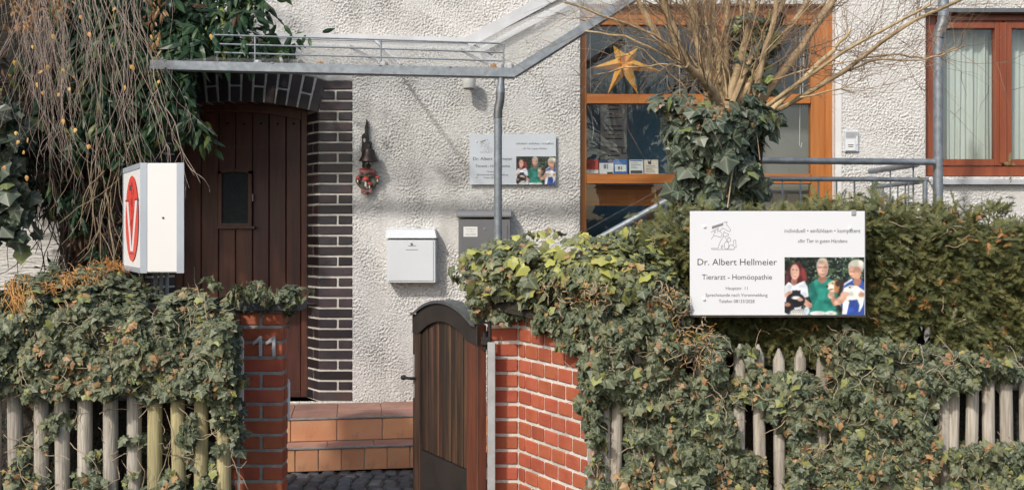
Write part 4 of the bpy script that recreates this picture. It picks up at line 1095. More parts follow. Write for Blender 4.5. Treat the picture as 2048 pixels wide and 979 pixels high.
def sign_content(parent, x0, z1, sx, sz, y, mats, res, thin):
    """x0,z1: top-left corner; sx,sz: metres per photograph pixel of the big sign"""
    X_ = lambda px: x0 + (px - 1380) * sx
    Z_ = lambda py: z1 - (py - 422) * sz
    for body, a, b, base, cap, m in (("individuell \u2022 einf\u00fchlsam \u2022 kompetent", 1569, 1721, 465, 8.2, 'ink_mid'), ("\u00bbIhr Tier in guten H\u00e4nden\u00ab", 1595.5, 1694.7, 485, 7.4, 'ink_mid'),
                                     ("Dr. Albert Hellmeier", 1395, 1553.7, 529.6, 12.8, 'ink'), ("Tierarzt - Hom\u00f6opathie", 1404, 1544, 558.5, 10.4, 'ink'), ("Hauptstr. 11", 1451.5, 1495, 579, 6.4, 'ink_mid'),
                                     ("Sprechstunde nach Voranmeldung", 1411, 1535, 592.5, 6.6, 'ink_mid'), ("Telefon 08133/2028", 1437.5, 1509, 605, 6.6, 'ink_mid')):
        put_text(body, parent, X_(a), X_(b), Z_(base), cap * sz, y, M[m], thin=thin)
    L_ = lambda p: (1380 + p[0] / 9.79, 420 + p[1] / 9.79)
    mb = MB(); w = .38
    for pl in LOGO:
        q = [L_(p) for p in pl]
        for (ax, ay), (bx, by) in zip(q[:-1], q[1:]):
            dx, dy = bx - ax, by - ay; l = math.hypot(dx, dy) or 1; nx, ny = -dy / l * w, dx / l * w; ex, ey = dx / l * w * .6, dy / l * w * .6
            mb.poly([(X_(ax + nx - ex), y, Z_(ay + ny - ey)), (X_(bx + nx + ex), y, Z_(by + ny + ey)), (X_(bx - nx + ex), y, Z_(by - ny + ey)), (X_(ax - nx - ex), y, Z_(ay - ny - ey))])
    mb.build("animal_logo", M['ink_light'], parent)
    mb = MB(); mb.poly([(X_(L_(p)[0]), y - .0002, Z_(L_(p)[1])) for p in ((430, 315), (640, 250), (655, 292), (430, 370))]); mb.build("logo_bar", M['ink_light'], parent)
    a = Vector((X_(1569), 0, Z_(629.2))); b = Vector((X_(1728.5), 0, Z_(514)))
    photo_mesh(res, int(res * .73), a, b, y - .0002, parent)
    for px, py in ((1409, 453), (1700, 456), (1408, 598), (1697, 598)):
        mb = MB(); r = 3.3 * sx; mb.lathe([(r, .001), (r * .9, -.004), (r * .5, -.006), (0, -.0065)], (X_(px), y, Z_(py)), 14, 'Y'); mb.build("screw_cap", M['screw'], parent, smooth=True)

# sign at the hedge
YSG = 4.60
sg = empty("practice_sign", P(1555, 630, YSG), "white veterinary practice sign with a group photo standing against the yew hedge", "sign", "practice signs")
a = P(1380, 630, YSG); b = P(1730, 422, YSG)
mb = MB(); mb.box(a.x, b.x, YSG, YSG + .006, a.z, b.z); pnl = mb.build("board", M['sign'], sg, bevel=.0015)
mb = MB(); mb.box(a.x + .004, b.x + .006, YSG + .0065, YSG + .034, a.z - .008, b.z + .004); mb.build("shadow_board", M['sign_shadow'], sg)  # dark board stepped right and down, stands for the sign's cast shadow
sign_content(sg, a.x, b.z, (b.x - a.x) / 350, (b.z - a.z) / 208, YSG - .0008, None, 190, 0.0)
mb = MB()
for px in (1440, 1690):
    q = P(px, 640, YSG + .045); mb.box(q.x - .02, q.x + .02, YSG + .0345, YSG + .075, a.z + .03, b.z - .03)
    mb.box(q.x - .018, q.x + .018, YSG + .0755, YSG + .36, a.z + .05, a.z + .09); mb.box(q.x - .03, q.x + .03, YSG + .3605, YSG + .42, -.02, b.z - .12)
mb.build("support_post", M['wood_post'], sg, bevel=.003)
mb = MB(); q = P(1707, 425, YSG); mb.box(q.x - .01, q.x + .01, YSG - .006, YSG + .045, q.z - .012, q.z + .012); mb.build("clip", M['plate_grey'], sg, bevel=.002)
# sign on the wall
YWS = YW - .035
ws = empty("practice_sign", P(1025, 369, YWS), "silver-grey veterinary practice sign mounted on the roughcast wall behind the rain pipe", "sign", "practice signs")
a = P(939, 369, YWS); b = P(1112, 268, YWS)
mb = MB(); mb.box(a.x, b.x, YWS, YWS + .006, a.z, b.z); mb.build("board", M['alu_sign'], ws, bevel=.001)
mb = MB(); mb.box(a.x + .03, b.x - .03, YWS + .0062, YW + .01, a.z + .03, b.z - .03); mb.build("stand_off", M['plate_grey'], ws)
sign_content(ws, a.x, b.z, (b.x - a.x) / 350, (b.z - a.z) / 208, YWS - .0008, None, 96, 0.004)

# ------------------------------------------------------------------ illuminated V box on poles
lb = empty("light_box_sign", (-1.82, 5.35, 0), "white light box with a red oval V emblem rising from the left ivy hedge", "sign")
z0, z1 = P(0, 545, 5.2).z, P(0, 326, 5.2).z
A_ = Vector((P(281, 0, 5.2).x, 5.2, 0)); B_ = Vector((P(368, 0, 5.2).x, 5.2, 0))
C_ = Vector((P(247, 0, 5.68).x, 5.68, 0)); D_ = Vector((B_.x - .26, 5.68, 0))
up = Vector((0, 0, 1))
mb = MB(); mb.prism([p + up * z0 for p in (A_, B_, D_, C_)], (0, 0, z1 - z0)); mb.build("housing", M['box_white'], lb, bevel=.004)
def face_panel(a, b, u0, u1, v0, v1, off, mat, name, parent):
    d = b - a; n = Vector((d.y, -d.x, 0)).normalized(); q = lambda u, v: a + d * u + up * (z0 + (z1 - z0) * v) + n * off
    mb = MB(); mb.prism([q(u0, v0), q(u1, v0), q(u1, v1), q(u0, v1)], -n * (off - .0002) if off > .001 else -n * .0008); return mb.build(name, mat, parent)
for (u0, u1) in ((0.0, .15), (.84, 1.0)):
    face_panel(A_, B_, u0 - .004, u1 + .004, -.003, 1.003, .004, M['box_alu'], "corner_profile", lb)
face_panel(A_, B_, .153, .837, .012, .99, .002, M['box_white'], "front_panel", lb)
face_panel(C_, A_, .0, .99, .955, 1.003, .004, M['box_alu'], "edge_profile", lb)
face_panel(C_, A_, .0, .99, -.003, .045, .004, M['box_alu'], "edge_profile", lb)
face_panel(C_, A_, .0, .03, .05, .95, .004, M['box_alu'], "edge_profile", lb)
d = A_ - C_; n = Vector((d.y, -d.x, 0)).normalized()
q = lambda u, v, o: C_ + d * u + up * (z0 + (z1 - z0) * v) + n * o
mb = MB(); mb.poly([q(.56 + .37 * math.cos(t), .50 + .405 * math.sin(t), .0050) for t in [i * math.pi / 24 for i in range(48)]])
em = mb.build("red_oval", M['red'], lb)
mb = MB(); mb.poly([q(u, v, .0056) for u, v in ((.24, .665), (.36, .665), (.56, .21), (.76, .665), (.88, .665), (.64, .19), (.48, .19))]); mb.build("white_v", M['box_white'], em)
mb = MB(); mb.poly([q(u, v, .0062) for u, v in ((.545, .84), (.60, .84), (.605, .60), (.575, .24), (.56, .24), (.55, .60))]); mb.build("staff", M['dark_red'], em)
for us, vs_ in (((.20, .38), (.665, .685)), ((.74, .92), (.665, .685)), ((.44, .68), (.16, .175))):
    mb = MB(); mb.poly([q(us[0], vs_[0], .0064), q(us[1], vs_[0], .0064), q(us[1], vs_[1], .0064), q(us[0], vs_[1], .0064)]); mb.build("dark_serif", M['dark_red'], em)
mb = MB()
sn = [(.57 + .09 * math.sin(i * 1.05), .80 - .033 * i) for i in range(13)]
for (a, b), (c, e) in zip(sn[:-1], sn[1:]):
    mb.poly([q(a - .035, b, .0068), q(a + .035, b, .0068), q(c + .035, e, .0068), q(c - .035, e, .0068)])
mb.build("snake", M['red'], em)
mb = MB(); mb.poly([q(u, v, .0072) for u, v in ((.44, .77), (.58, .77), (.58, .815), (.44, .815))]); mb.build("snake_head", M['ink'], em)
c = (A_ + B_) / 2 + up * (z0 + (z1 - z0) * .5); mb = MB(); mb.lathe([(.006, -.0045), (.006, .0)], c + Vector((.006, 0, 0)), 8, 'Y'); mb.build("key_hole", M['ink'], lb)
for px in (311, 322.5, 334):
    x = P(px, 0, 5.42).x; mb = MB(); mb.tube([(x, 5.42, -.02), (x, 5.42, z0 + .003)], .0105, 10); mb.build("pole", M['galv'], lb, smooth=True)

# ------------------------------------------------------------------ left brick pillar with number
def course_fill(parent, mat, x0, x1, z, h, y, splits):
    x = x1
    for w in splits:
        a = max(x - w, x0)
        if x - a < .02: break
        brick_piece("brick", x - a, h, .05, mat, parent, ((x + a) / 2, y, z)); x = a - .016
lp = empty("gate_pillar", (-1.4, YP, 0), "red brick gate pillar with grey joints carrying the house number", "pillar")
lx0, lx1 = P(431, 0, YP).x, P(565, 0, YP).x
NCL, PB = 15, .0822; ZT = NCL * PB
mb = MB(); mb.box(lx0 + .004, lx1 - .004, YP + .004, YP + .118, -.02, ZT); core_l = mb.build("mortar_core", M['mortar_grey'], lp)
for c in range(NCL):
    z = (c + .5) * PB; h = PB - .0175
    course_fill(core_l, M['brick'], lx0, lx1, z, h, YP - .003, [.226, .12, .2] if c % 2 else [.105, .105, .105, .2])
    for y0, y1 in ((YP + .050, YP + .119),):       # right flank
        brick_piece("brick", y1 - y0, h, .04, M['brick'], core_l, (lx1 + .002, (y0 + y1) / 2, z), (0, 0, math.radians(90)))
mb = MB(); mb.box(lx0 - .05, P(601, 0, YP - .02).x, YP - .035, YP + .16, ZT + .001, ZT + .045); mb.build("cap_slab", M['slate'], lp, bevel=.006)
hn = empty("house_number", P(529, 712, YP), "grey metal house number eleven fixed to the red brick pillar", "number")
for (xa_, xb_, xt) in ((505, 524, 517), (531, 551, 544)):
    Yn = YP - .026; w = 6.8
    mb = MB(); mb.prism([P(xt + w, 672, Yn), P(xt + w, 712, Yn), P(xt, 712, Yn), P(xt, 683, Yn), P(xa_, 690, Yn), P(xa_, 684, Yn), P(xt + 1, 672, Yn)], (0, .014, 0)); mb.build("digit_one", M['digit'], hn, bevel=.002)
    mb = MB(); q_ = P(xt + 3, 700, Yn); mb.tube([(q_.x, Yn + .013, q_.z), (q_.x, YP + .002, q_.z)], .004, 6); mb.build("pin", M['galv_dark'], hn)
sp = empty("strike_plate", P(570, 840, YP), "narrow white metal strike strip on the flank of the left pillar", "plate")
mb = MB(); a = P(566, 840, YP + .125); b = P(579, 758, YP + .125); mb.box(lx1 - .02, b.x, YP + .12, YP + .132, a.z, b.z); mb.build("strip", M['white_metal'], sp, bevel=.004)
mb = MB(); a = P(566, 836, YP + .14); mb.box(lx1 - .01, b.x - .004, YP + .1325, YP + .16, a.z, b.z - .02); mb.build("flange", M['white_metal'], sp)
wpn = empty("metal_panel", P(478, 852, 5.14), "white rounded metal panel edge-on between the ivy and the brick pillar", "panel")
Yq = 5.20
mb = MB()
mb.prism([P(x, y, Yq) for x, y in ((440, 852), (480, 852), (486, 846), (486, 680), (482, 672), (470, 669), (440, 669))], (0, .02, 0)); mb.build("sheet", M['white_metal'], wpn)
mb = MB(); mb.prism([P(x, y, Yq - .012) for x, y in ((474, 851), (481, 851), (486.5, 845), (486.5, 682), (482, 673), (476, 672))], (0, .011, 0)); mb.build("rounded_rim", M['white_metal'], wpn)
mb = MB(); mb.box(P(440, 0, Yq).x, P(470, 0, Yq).x, Yq + .02, YP + .01, .5, .9); mb.build("bracket", M['galv_dark'], wpn)

# ------------------------------------------------------------------ right brick wall (short face, then a wing coming forward)
rw = empty("garden_wall", (.1, YP, 0), "orange-red brick garden wall with pale joints beside the wooden gate", "wall")
ang = math.radians(-60)
Bc = Vector((P(1037, 0, YP).x, YP, 0)); wd = Vector((math.cos(ang), math.sin(ang), 0)); wn = Vector((math.sin(ang), -math.cos(ang), 0))
Ac = Vector((P(974, 0, YP).x, YP, 0)); WL = .72; Cc = Bc + wd * WL
i_ = .005
plan = [Ac + Vector((i_, i_, 0)), Bc + Vector((i_, i_, 0)) , Cc - wn * i_, Cc - wn * .24, Bc - wn * .24 + Vector((0, .05, 0)), Ac + Vector((i_, .25, 0))]
NCR = 15
mb = MB(); mb.prism([p + Vector((0, 0, -.02)) for p in plan], (0, 0, NCR * PB + .02)); core_r = mb.build("mortar_core", M['mortar_white'], rw)
for c in range(NCR):
    z = (c + .5) * PB; h = PB - .0175
    brick_piece("brick", (Bc - Ac).length - .006, h, .06, M['brick'], core_r, ((Ac.x + Bc.x) / 2 - .002, YP - .004, z))
    brick_piece("brick", .20, h, .06, M['brick'], core_r, (Ac.x - .002, YP + .13, z), (0, 0, math.radians(-90)))
    s = .004; first = .115 if c % 2 else .056
    while s < WL - .03:
        w = first; first = .115
        w = min(w, WL - s)
        cpos = Bc + wd * (s + w / 2) + wn * .004
        brick_piece("brick", w, h, .05, M['brick'], core_r, (cpos.x, cpos.y, z), (0, 0, ang)); s += w + .0145
mb = MB(); mb.prism([p + Vector((0, 0, NCR * PB + .001)) for p in plan], (0, 0, .03)); mb.build("cap_mortar", M['mortar_grey'], rw)

# ------------------------------------------------------------------ gate
gt = empty("garden_gate", (-.165, 5.33, 0), "dark weathered wooden garden gate with arched metal-capped top standing open", "gate")
H0 = Vector((-.158, 5.31, 0)); H1 = Vector((-.572, 6.04, 0)); gd = (H1 - H0).normalized(); GW = (H1 - H0).length
gn = Vector((gd.y, -gd.x, 0)); gn = gn if gn.y < 0 else -gn          # towards the street
def gpnt(s, z, o): return H0 + gd * s + up * z + gn * o
def gpanel(poly, o, th, name, mat, parent=None, bev=.003):
    mb = MB(); mb.prism([gpnt(s, z, o) for s, z in poly], -gn * th); return mb.build(name, mat, parent or gt, bevel=bev)
topz = lambda s: 1.165 + .098 * max(0.0, 1 - ((s / GW - .5) / .46) ** 2)
arcin = lambda s: 1.045 + .10 * max(0.0, 1 - ((s / GW - .5) / .40) ** 2)
gpanel([(0, .05), (.125, .05), (.125, 1.16), (0, 1.16)], .03, .055, "stile", M['gate_red_lit'])
gpanel([(GW - .10, .05), (GW, .05), (GW, 1.16), (GW - .10, 1.16)], .03, .055, "stile", M['gate'])
NSG = 20
ss = [GW * i / NSG for i in range(NSG + 1)]
low = [(s, arcin(s)) for s in ss if .10 <= s <= GW - .08]
gpanel([(s, topz(s) - .006) for s in ss] + [(GW, 1.045)] + low[::-1] + [(0, 1.045)], .034, .06, "arched_rail", M['gate_dark'])
mb = MB()
for a, b in zip(ss[:-1], ss[1:]):
    q4 = [gpnt(a, topz(a), .048), gpnt(b, topz(b), .048), gpnt(b, topz(b), -.045), gpnt(a, topz(a), -.045)]
    mb.prism(q4, (0, 0, .005))
    mb.prism([gpnt(a, topz(a) - .012, .049), gpnt(b, topz(b) - .012, .049), gpnt(b, topz(b) + .004, .049), gpnt(a, topz(a) + .004, .049)], gn * -.002)
mb.build("metal_cap", M['galv_dark'], gt)
gpanel([(.126, .05), (GW - .101, .05), (GW - .101, .36), (.126, .36)], .024, .03, "kick_board", M['gate_dark'])
ns = 8; sw = (GW - .226) / ns
for i in range(ns):
    s0 = .126 + sw * i
    gpanel([(s0 + .003, .362), (s0 + sw - .003, .362), (s0 + sw - .003, arcin(s0 + sw / 2) + .03), (s0 + .003, arcin(s0 + sw / 2) + .03)], .012 + .004 * (i % 2), .025, "slat", M['gate'], bev=.006)
gpanel([(.0, .40), (GW, .40), (GW, .47), (0, .47)], -.026, .03, "back_rail", M['gate_dark'])
hk = gpnt(GW - .04, .78, .03)
mb = MB(); mb.tube([hk, hk + gn * .03, hk + gn * .05 + gd * .06], .009, 8); mb.lathe([(.0, -.016), (.014, -.012), (.017, 0), (.014, .012), (0, .016)], hk + gn * .05 + gd * .065, 10); mb.build("handle", M['black'], gt)
gpanel([(GW - .03, .66), (GW - .012, .66), (GW - .012, .92), (GW - .03, .92)], .034, .003, "latch_plate", M['plate_grey'])
for z in (1.08, .22):
    mb = MB(); h_ = gpnt(-.012, z, -.01); mb.tube([h_ - up * .05, h_ + up * .05], .014, 8); mb.box(h_.x - .02, h_.x + .03, h_.y - .03, h_.y + .02, h_.z - .02, h_.z + .02); mb.build("hinge", M['black'], gt)
ps = empty("hinge_post", P(982, 0, 5.2), None); ps.location.z = 0
tag(ps, "flat grey metal hinge post between the wooden gate and the brick wall", "post")
a = P(975, 0, 5.22); b = P(990.5, 684, 5.22)
mb = MB(); mb.box(a.x, b.x, 5.22, 5.232, -.02, b.z); mb.build("post_face", M['plate_grey'], ps, bevel=.002)
mb = MB(); mb.box(a.x, a.x + .008, 5.2325, 5.31, -.02, b.z - .01); mb.build("post_flange", M['plate_grey'], ps)
mb = MB(); mb.tube([(a.x + .012, 5.245, b.z - .02), (a.x + .012, 5.245, b.z + .12)], .009, 8); mb.build("hinge_pin", M['black'], ps)

# ------------------------------------------------------------------ fences
def picket(name, x, y, r, h, mat, parent, pointed=True, seed=0):
    rr = random.Random(seed); n = 12
    lean = rr.uniform(-.012, .012); b = rr.uniform(-.006, .006)
    mb = MB()
    pts = [(x, y, -.02), (x + lean * .4 + b, y, h * .45), (x + lean, y, h - (.055 if pointed else .0))]
    rad = [r, r * rr.uniform(.96, 1.03), r * .99]
    if pointed: pts += [(x + lean, y, h)]; rad += [r * .18]
    mb.tube(pts, rad, n); o = mb.build(name, mat, parent, smooth=True); return o
fl = empty("picket_fence", (-2.3, 4.95, 0), "round-picket wooden fence under the left ivy hedge", "fence")
YF = 4.93
for i, px in enumerate((-15, 32, 79, 126, 173, 220, 266, 312, 357, 403, 448)):
    q_ = P(px, 0, YF); picket("picket", q_.x, YF, .0355, 1.02 + random.uniform(-.02, .02), M['wood_green'] if i in (8, 9, 10, 7) else M['wood_post'], fl, True, i)
for z in (.86, .22):
    mb = MB(); mb.tube([(P(-40, 0, YF).x, YF + .075, z), (P(470, 0, YF).x, YF + .075, z + .01)], .042, 12); mb.build("rail", M['wood_post'], fl, smooth=True)
fr_ = empty("picket_fence", (1.3, 4.72, 0), "pointed grey picket fence overgrown by the right-hand ivy", "fence")
YFR = 4.72
for i, px in enumerate([1188, 1211, 1232] + [1276 + 40.5 * k for k in range(16)] + [1905, 1941, 1978, 2016, 2053]):
    q_ = P(px, 0, YFR); picket("picket", q_.x, YFR, .0285, (1.115 if px < 1880 else .985) + random.uniform(-.012, .012), M['wood_post'], fr_, True, 50 + i)
for z in (.93, .22):
    mb = MB(); mb.tube([(P(1215, 0, YFR).x, YFR + .07, z), (P(2100, 0, YFR).x, YFR + .07, z)], .036, 12); mb.build("rail", M['wood_post'], fr_, smooth=True)

# ------------------------------------------------------------------ leaves
def tmpl(outline, center, cz, tips, fold=0.22, droop=0.12):
    """fan of triangles: verts, faces, vein value per vertex; leaf lies in x/y, tip towards -y"""
    v = [(center[0], center[1], cz)]; ve = [1.0]
    for i, (x, y) in enumerate(outline):
        v.append((x, y, -fold * abs(x) - droop * max(0, -y) ** 2)); ve.append(1.0 if i in tips else 0.0)
    n = len(outline)
    f = [(0, 1 + i, 1 + (i + 1) % n) for i in range(n)]
    return np.array(v), np.array(f, np.int32), np.array(ve)
IVY = tmpl([(0, .02), (.22, .14), (.46, .05), (.44, -.16), (.56, -.38), (.34, -.54), (.0, -.94), (-.34, -.54), (-.56, -.38), (-.44, -.16), (-.46, .05), (-.22, .14)], (0, -.22), .03, (2, 4, 6, 8, 10))
HEART = tmpl([(0, .0), (.22, .12), (.43, -.02), (.44, -.28), (.26, -.62), (0, -.98), (-.26, -.62), (-.44, -.28), (-.43, -.02), (-.22, .12)], (0, -.28), .03, (2, 5, 8))
LANCE = tmpl([(0, 0), (.13, -.14), (.19, -.38), (.14, -.68), (0, -1.05), (-.14, -.68), (-.19, -.38), (-.13, -.14)], (0, -.42), .02, (0, 4), fold=.35, droop=.22)
OVAL = tmpl([(0, 0), (.30, -.18), (.38, -.42), (.22, -.75), (0, -1.0), (-.22, -.75), (-.38, -.42), (-.30, -.18)], (0, -.42), .02, (0, 4), fold=.2, droop=.15)
def sprig():
    V = []; Fc = []; ve = []
    r = random.Random(4)
    V += [(-.012, 0, 0), (.012, 0, 0), (0, -1, -.12)]; Fc += [(0, 1, 2)]; ve += [0, 0, 0]
    for i in range(10):
        y = -.05 - .095 * i
        for s in (-1, 1):
            L_ = .34 * (1 - .35 * i / 10) * r.uniform(.85, 1.15); a = math.radians(48 + r.uniform(-12, 12)); dz = r.uniform(-.05, .10)
            b = len(V); w = .030
            w = .052; V += [(0, y + w, -.12 * y * y), (0, y - w, -.12 * y * y), (s * L_ * math.sin(a), y - L_ * math.cos(a), dz - .12 * y * y)]
            Fc += [(b, b + 1, b + 2)]; ve += [0, 0, 0]
    return np.array(V), np.array(Fc, np.int32), np.array(ve)
YEW = sprig()

def frames(nrm_, tip):
    n = nrm_ / np.linalg.norm(nrm_, axis=1, keepdims=True)
    t = tip - (tip * n).sum(1, keepdims=True) * n
    t /= np.linalg.norm(t, axis=1, keepdims=True) + 1e-9
    y = -t; x = np.cross(y, n)
    return np.stack([x, y, n], axis=2)          # columns = axes

def leaf_mass(name, T, pos, R, s, rnd, tint, mat, parent, stuff=True, curl=None):
    v, f, ve = T; N_ = len(pos); k = len(v)
    loc = np.repeat(v[None], N_, 0) * s[:, None, None]
    V = np.einsum('nij,nkj->nki', R, loc) + pos[:, None, :]
    Fc = (f[None] + (np.arange(N_) * k)[:, None, None]).reshape(-1, 3)
    me = mesh_np(name, V.reshape(-1, 3), Fc, False)
    ca = me.color_attributes.new("leafdata", 'FLOAT_COLOR', 'POINT')
    d = np.ones((N_, k, 4), np.float32); d[..., 0] = rnd[:, None]; d[..., 1] = ve[None]; d[..., 2] = tint[:, None]
    ca.data.foreach_set("color", d.ravel())
    o = link_mesh(name, me, mat, parent)
    if stuff: o["kind"] = "stuff"
    return o

_leaf_var = {}
def leaf_objs(name, T, pos, R, s, rnd, tint, mat, parent, tkey):
    pinv = world_matrix(parent).inverted()
    for i in range(len(pos)):
        key = (tkey, mat.name, int(rnd[i] * 24), int(tint[i] * 5))
        me = _leaf_var.get(key)
        if me is None:
            v, f, ve = T
            vv = v.copy(); vv[:, 2] *= RNG.uniform(.6, 1.6)
            me = mesh_np(name, vv, f, False)
            ca = me.color_attributes.new("leafdata", 'FLOAT_COLOR', 'POINT')
            d = np.ones((len(v), 4), np.float32); d[:, 0] = rnd[i]; d[:, 1] = ve; d[:, 2] = tint[i]; ca.data.foreach_set("color", d.ravel())
            me.materials.append(mat); _leaf_var[key] = me
        o = bpy.data.objects.new(name, me); COL.objects.link(o); o.parent = parent; o.matrix_parent_inverse = pinv
        m = Matrix(R[i].tolist()).to_4x4() @ Matrix.Scale(float(s[i]), 4); m.translation = Vector(pos[i].tolist()); o.matrix_basis = m

def surf_points(n, bbox, mask, Yfn, seed):
    r = np.random.default_rng(seed); out_x = []; out_y = []; c = 0
    while c < n:
        px = r.uniform(bbox[0], bbox[2], n); py = r.uniform(bbox[1], bbox[3], n); m = mask(px, py)
        out_x.append(px[m]); out_y.append(py[m]); c += m.sum()
        if m.sum() == 0: raise RuntimeError("empty mask")
    px = np.concatenate(out_x)[:n]; py = np.concatenate(out_y)[:n]
    p0 = PN(px, py, Yfn(px, py)); e = 6.0
    pu = PN(px + e, py, Yfn(px + e, py)) - p0; pv = PN(px, py - e, Yfn(px, py - e)) - p0
    nn = np.cross(pv, pu); nn /= np.linalg.norm(nn, axis=1, keepdims=True)
    flip = nn[:, 1] > 0; nn[flip] *= -1
    return px, py, p0, nn

def ivy_plant(parent, T, tkey, n, bbox, mask, Yfn, size, mat, seed, depth=.17, tintfn=None, spread=.45, lift=.32, nobj=280, brown=.07, sizevar=.42, roll=.6, out=.0):
    px, py, p0, nn = surf_points(n, bbox, mask, Yfn, seed)
    r = np.random.default_rng(seed + 1)
    dep = np.abs(r.standard_normal(n)) * depth * .6
    lump = (vnoise(px / 34, py / 30, seed) - .5) * .17
    pos = p0 - nn * (dep - lump - out)[:, None]
    hi = pos[:, 2] > p0[:, 2] + .035; pos[hi] = p0[hi]          # no leaf hovers above its mound
    nr = nn + r.standard_normal((n, 3)) * spread; nr[:, 2] += lift
    bad = nr[:, 1] > .3; nr[bad, 1] *= -1
    tip = np.zeros((n, 3)); tip[:, 2] = -1; tip += r.standard_normal((n, 3)) * roll
    R = frames(nr, tip)
    s = size * np.clip(1 + r.standard_normal(n) * sizevar, .45, 2.0)
    rnd = r.random(n) * .905
    rnd = np.clip(rnd * .75 + .25 * vnoise(px / 60, py / 60, seed + 5) * .905, 0, .905)
    br = (vnoise(px / 45, py / 45, seed + 9) ** 2 * 3 * brown) > r.random(n)
    rnd[br] = r.uniform(.93, 1.0, br.sum()); s[br] *= .72
    tint = (r.random(n) > .95) * .45 if tintfn is None else tintfn(px, py, r)
    order = np.argsort(dep - s * .8)
    a, b = order[:nobj], order[nobj:]
    leaf_mass("foliage", T, pos[b], R[b], s[b], rnd[b], tint[b], mat, parent)
    leaf_objs("leaf", T, pos[a], R[a], s[a], rnd[a], tint[a], mat, parent, tkey)
    return px, py, pos

def stems(name, parent, mat, n, bbox, mask, Yfn, seed, length=(40, 110), rad=.0022, wig=.5, vertical=False, off=.015):
    r = random.Random(seed); mb = MB(); done = 0
    while done < n:
        x = r.uniform(bbox[0], bbox[2]); y = r.uniform(bbox[1], bbox[3])
        if not mask(np.array([x]), np.array([y]))[0]: continue
        a = r.uniform(0, 2 * math.pi) if not vertical else math.radians(90) + r.gauss(0, .25)
        L_ = r.uniform(*length); k = 7; pts = []; rads = []
        o = r.uniform(-.04, off + .02)
        for i in range(k):
            Yv = float(Yfn(np.array([x]), np.array([y]))[0]) - o
            pts.append(P(x, y, Yv)); rads.append(rad * (1.1 - .6 * i / k))
            a += r.gauss(0, wig); x += math.cos(a) * L_ / k; y += math.sin(a) * L_ / k; o += r.gauss(0, .012)
        mb.tube(pts, rads, 4, cap=False); done += 1
    o = mb.build(name, mat, parent); o["kind"] = "stuff"; return o

def core_prism(parent, poly, Yf, Yb, name="dark_filler", mat=None):
    """dark stem-brown filler inside the plant; blocks light, reads as shade in gaps"""
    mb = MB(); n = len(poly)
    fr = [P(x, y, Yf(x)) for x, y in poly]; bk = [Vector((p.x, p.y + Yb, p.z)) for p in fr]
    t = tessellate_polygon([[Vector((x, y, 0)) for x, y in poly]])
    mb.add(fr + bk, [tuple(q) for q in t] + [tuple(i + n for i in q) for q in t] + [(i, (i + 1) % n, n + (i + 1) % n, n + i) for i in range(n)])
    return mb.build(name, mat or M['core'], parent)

# ---- left ivy hedge
ivl = empty("ivy_hedge", (-2.2, 5.05, 0), "dark green ivy mound spilling over the round-picket fence", "ivy")
TOPL = ([-60, 0, 60, 150, 215, 250, 290, 345, 385, 410, 440, 490, 560, 592, 602], [546, 542, 532, 536, 536, 558, 574, 577, 566, 553, 566, 570, 566, 578, 602])
topl = lambda x: np.interp(x, *TOPL)
def botl(x): return np.where(x < 460, 782 + 26 * (vnoise(x / 26, x * 0, 3) - .3), 601 + 5 * np.sin(x / 9))
def YL(px, py):
    u = np.clip((topl(px) + 95 - py) / 95, 0, 1)
    fr = 4.82 + np.where(px > 470, .40 * np.clip((px - 470) / 30, 0, 1), 0)
    back = np.where(px > 470, .18, .62)
    return fr + back * (1 - np.sqrt(np.clip(1 - u * u, 0, 1))) + .05 * (vnoise(px / 50, py / 45, 21) - .5)
mL = lambda x, y: (y > topl(x) + 2) & (y < botl(x)) & (x < 601)
ivy_plant(ivl, IVY, 'ivy', 22000, (-60, 515, 604, 825), mL, YL, .0335, M['ivy'], 31, brown=.17)
# strays climbing between the pickets
gapn = lambda x, y: vnoise(x / 38, y / 42, 44)
mL2 = lambda x, y: (y > 770) & (((gapn(x, y) + (y - 900) / 520.) > .56) | ((x > 445) & (x < 462) & (y < 900)))
ivy_plant(ivl, IVY, 'ivy', 2600, (-40, 770, 476, 1010), mL2, lambda x, y: 4.90 + 0 * x, .035, M['ivy'], 33, depth=.12, nobj=0, brown=.10)
core_prism(ivl, [(x, float(topl(x)) + 42) for x in range(-60, 440, 30)] + [(432, 770), (300, 775), (150, 772), (-60, 775)], lambda x: 4.98, .28)
core_prism(ivl, [(-60, 800), (440, 800), (440, 1130), (-60, 1130)], lambda x: 5.28, .12)
stems("dry_stems", ivl, M['stem_pale'], 150, (-20, 540, 480, 800), mL, YL, 5, length=(25, 80), rad=.0020)
stems("loose_stems", ivl, M['stem_pale'], 60, (-20, 780, 470, 980), lambda x, y: y > 0, lambda x, y: 4.88 + 0 * x, 8, length=(40, 120), rad=.0020)
gold1 = lambda x, y: inpoly(x, y, [(85, 566), (150, 545), (215, 524), (245, 532), (250, 545), (180, 560), (110, 580)])
gold2 = lambda x, y: inpoly(x, y, [(0, 600), (10, 560), (40, 545), (70, 548), (62, 580), (30, 610)])
stems("pruned_gold_twigs", ivl, M['stem_gold'], 420, (80, 520, 255, 585), gold1, YL, 9, length=(14, 34), rad=.0021, off=.04, wig=.7)
stems("pruned_gold_twigs", ivl, M['stem_gold'], 110, (0, 540, 72, 612), gold2, YL, 10, length=(30, 70), rad=.0022, off=.04, wig=.25, vertical=True)

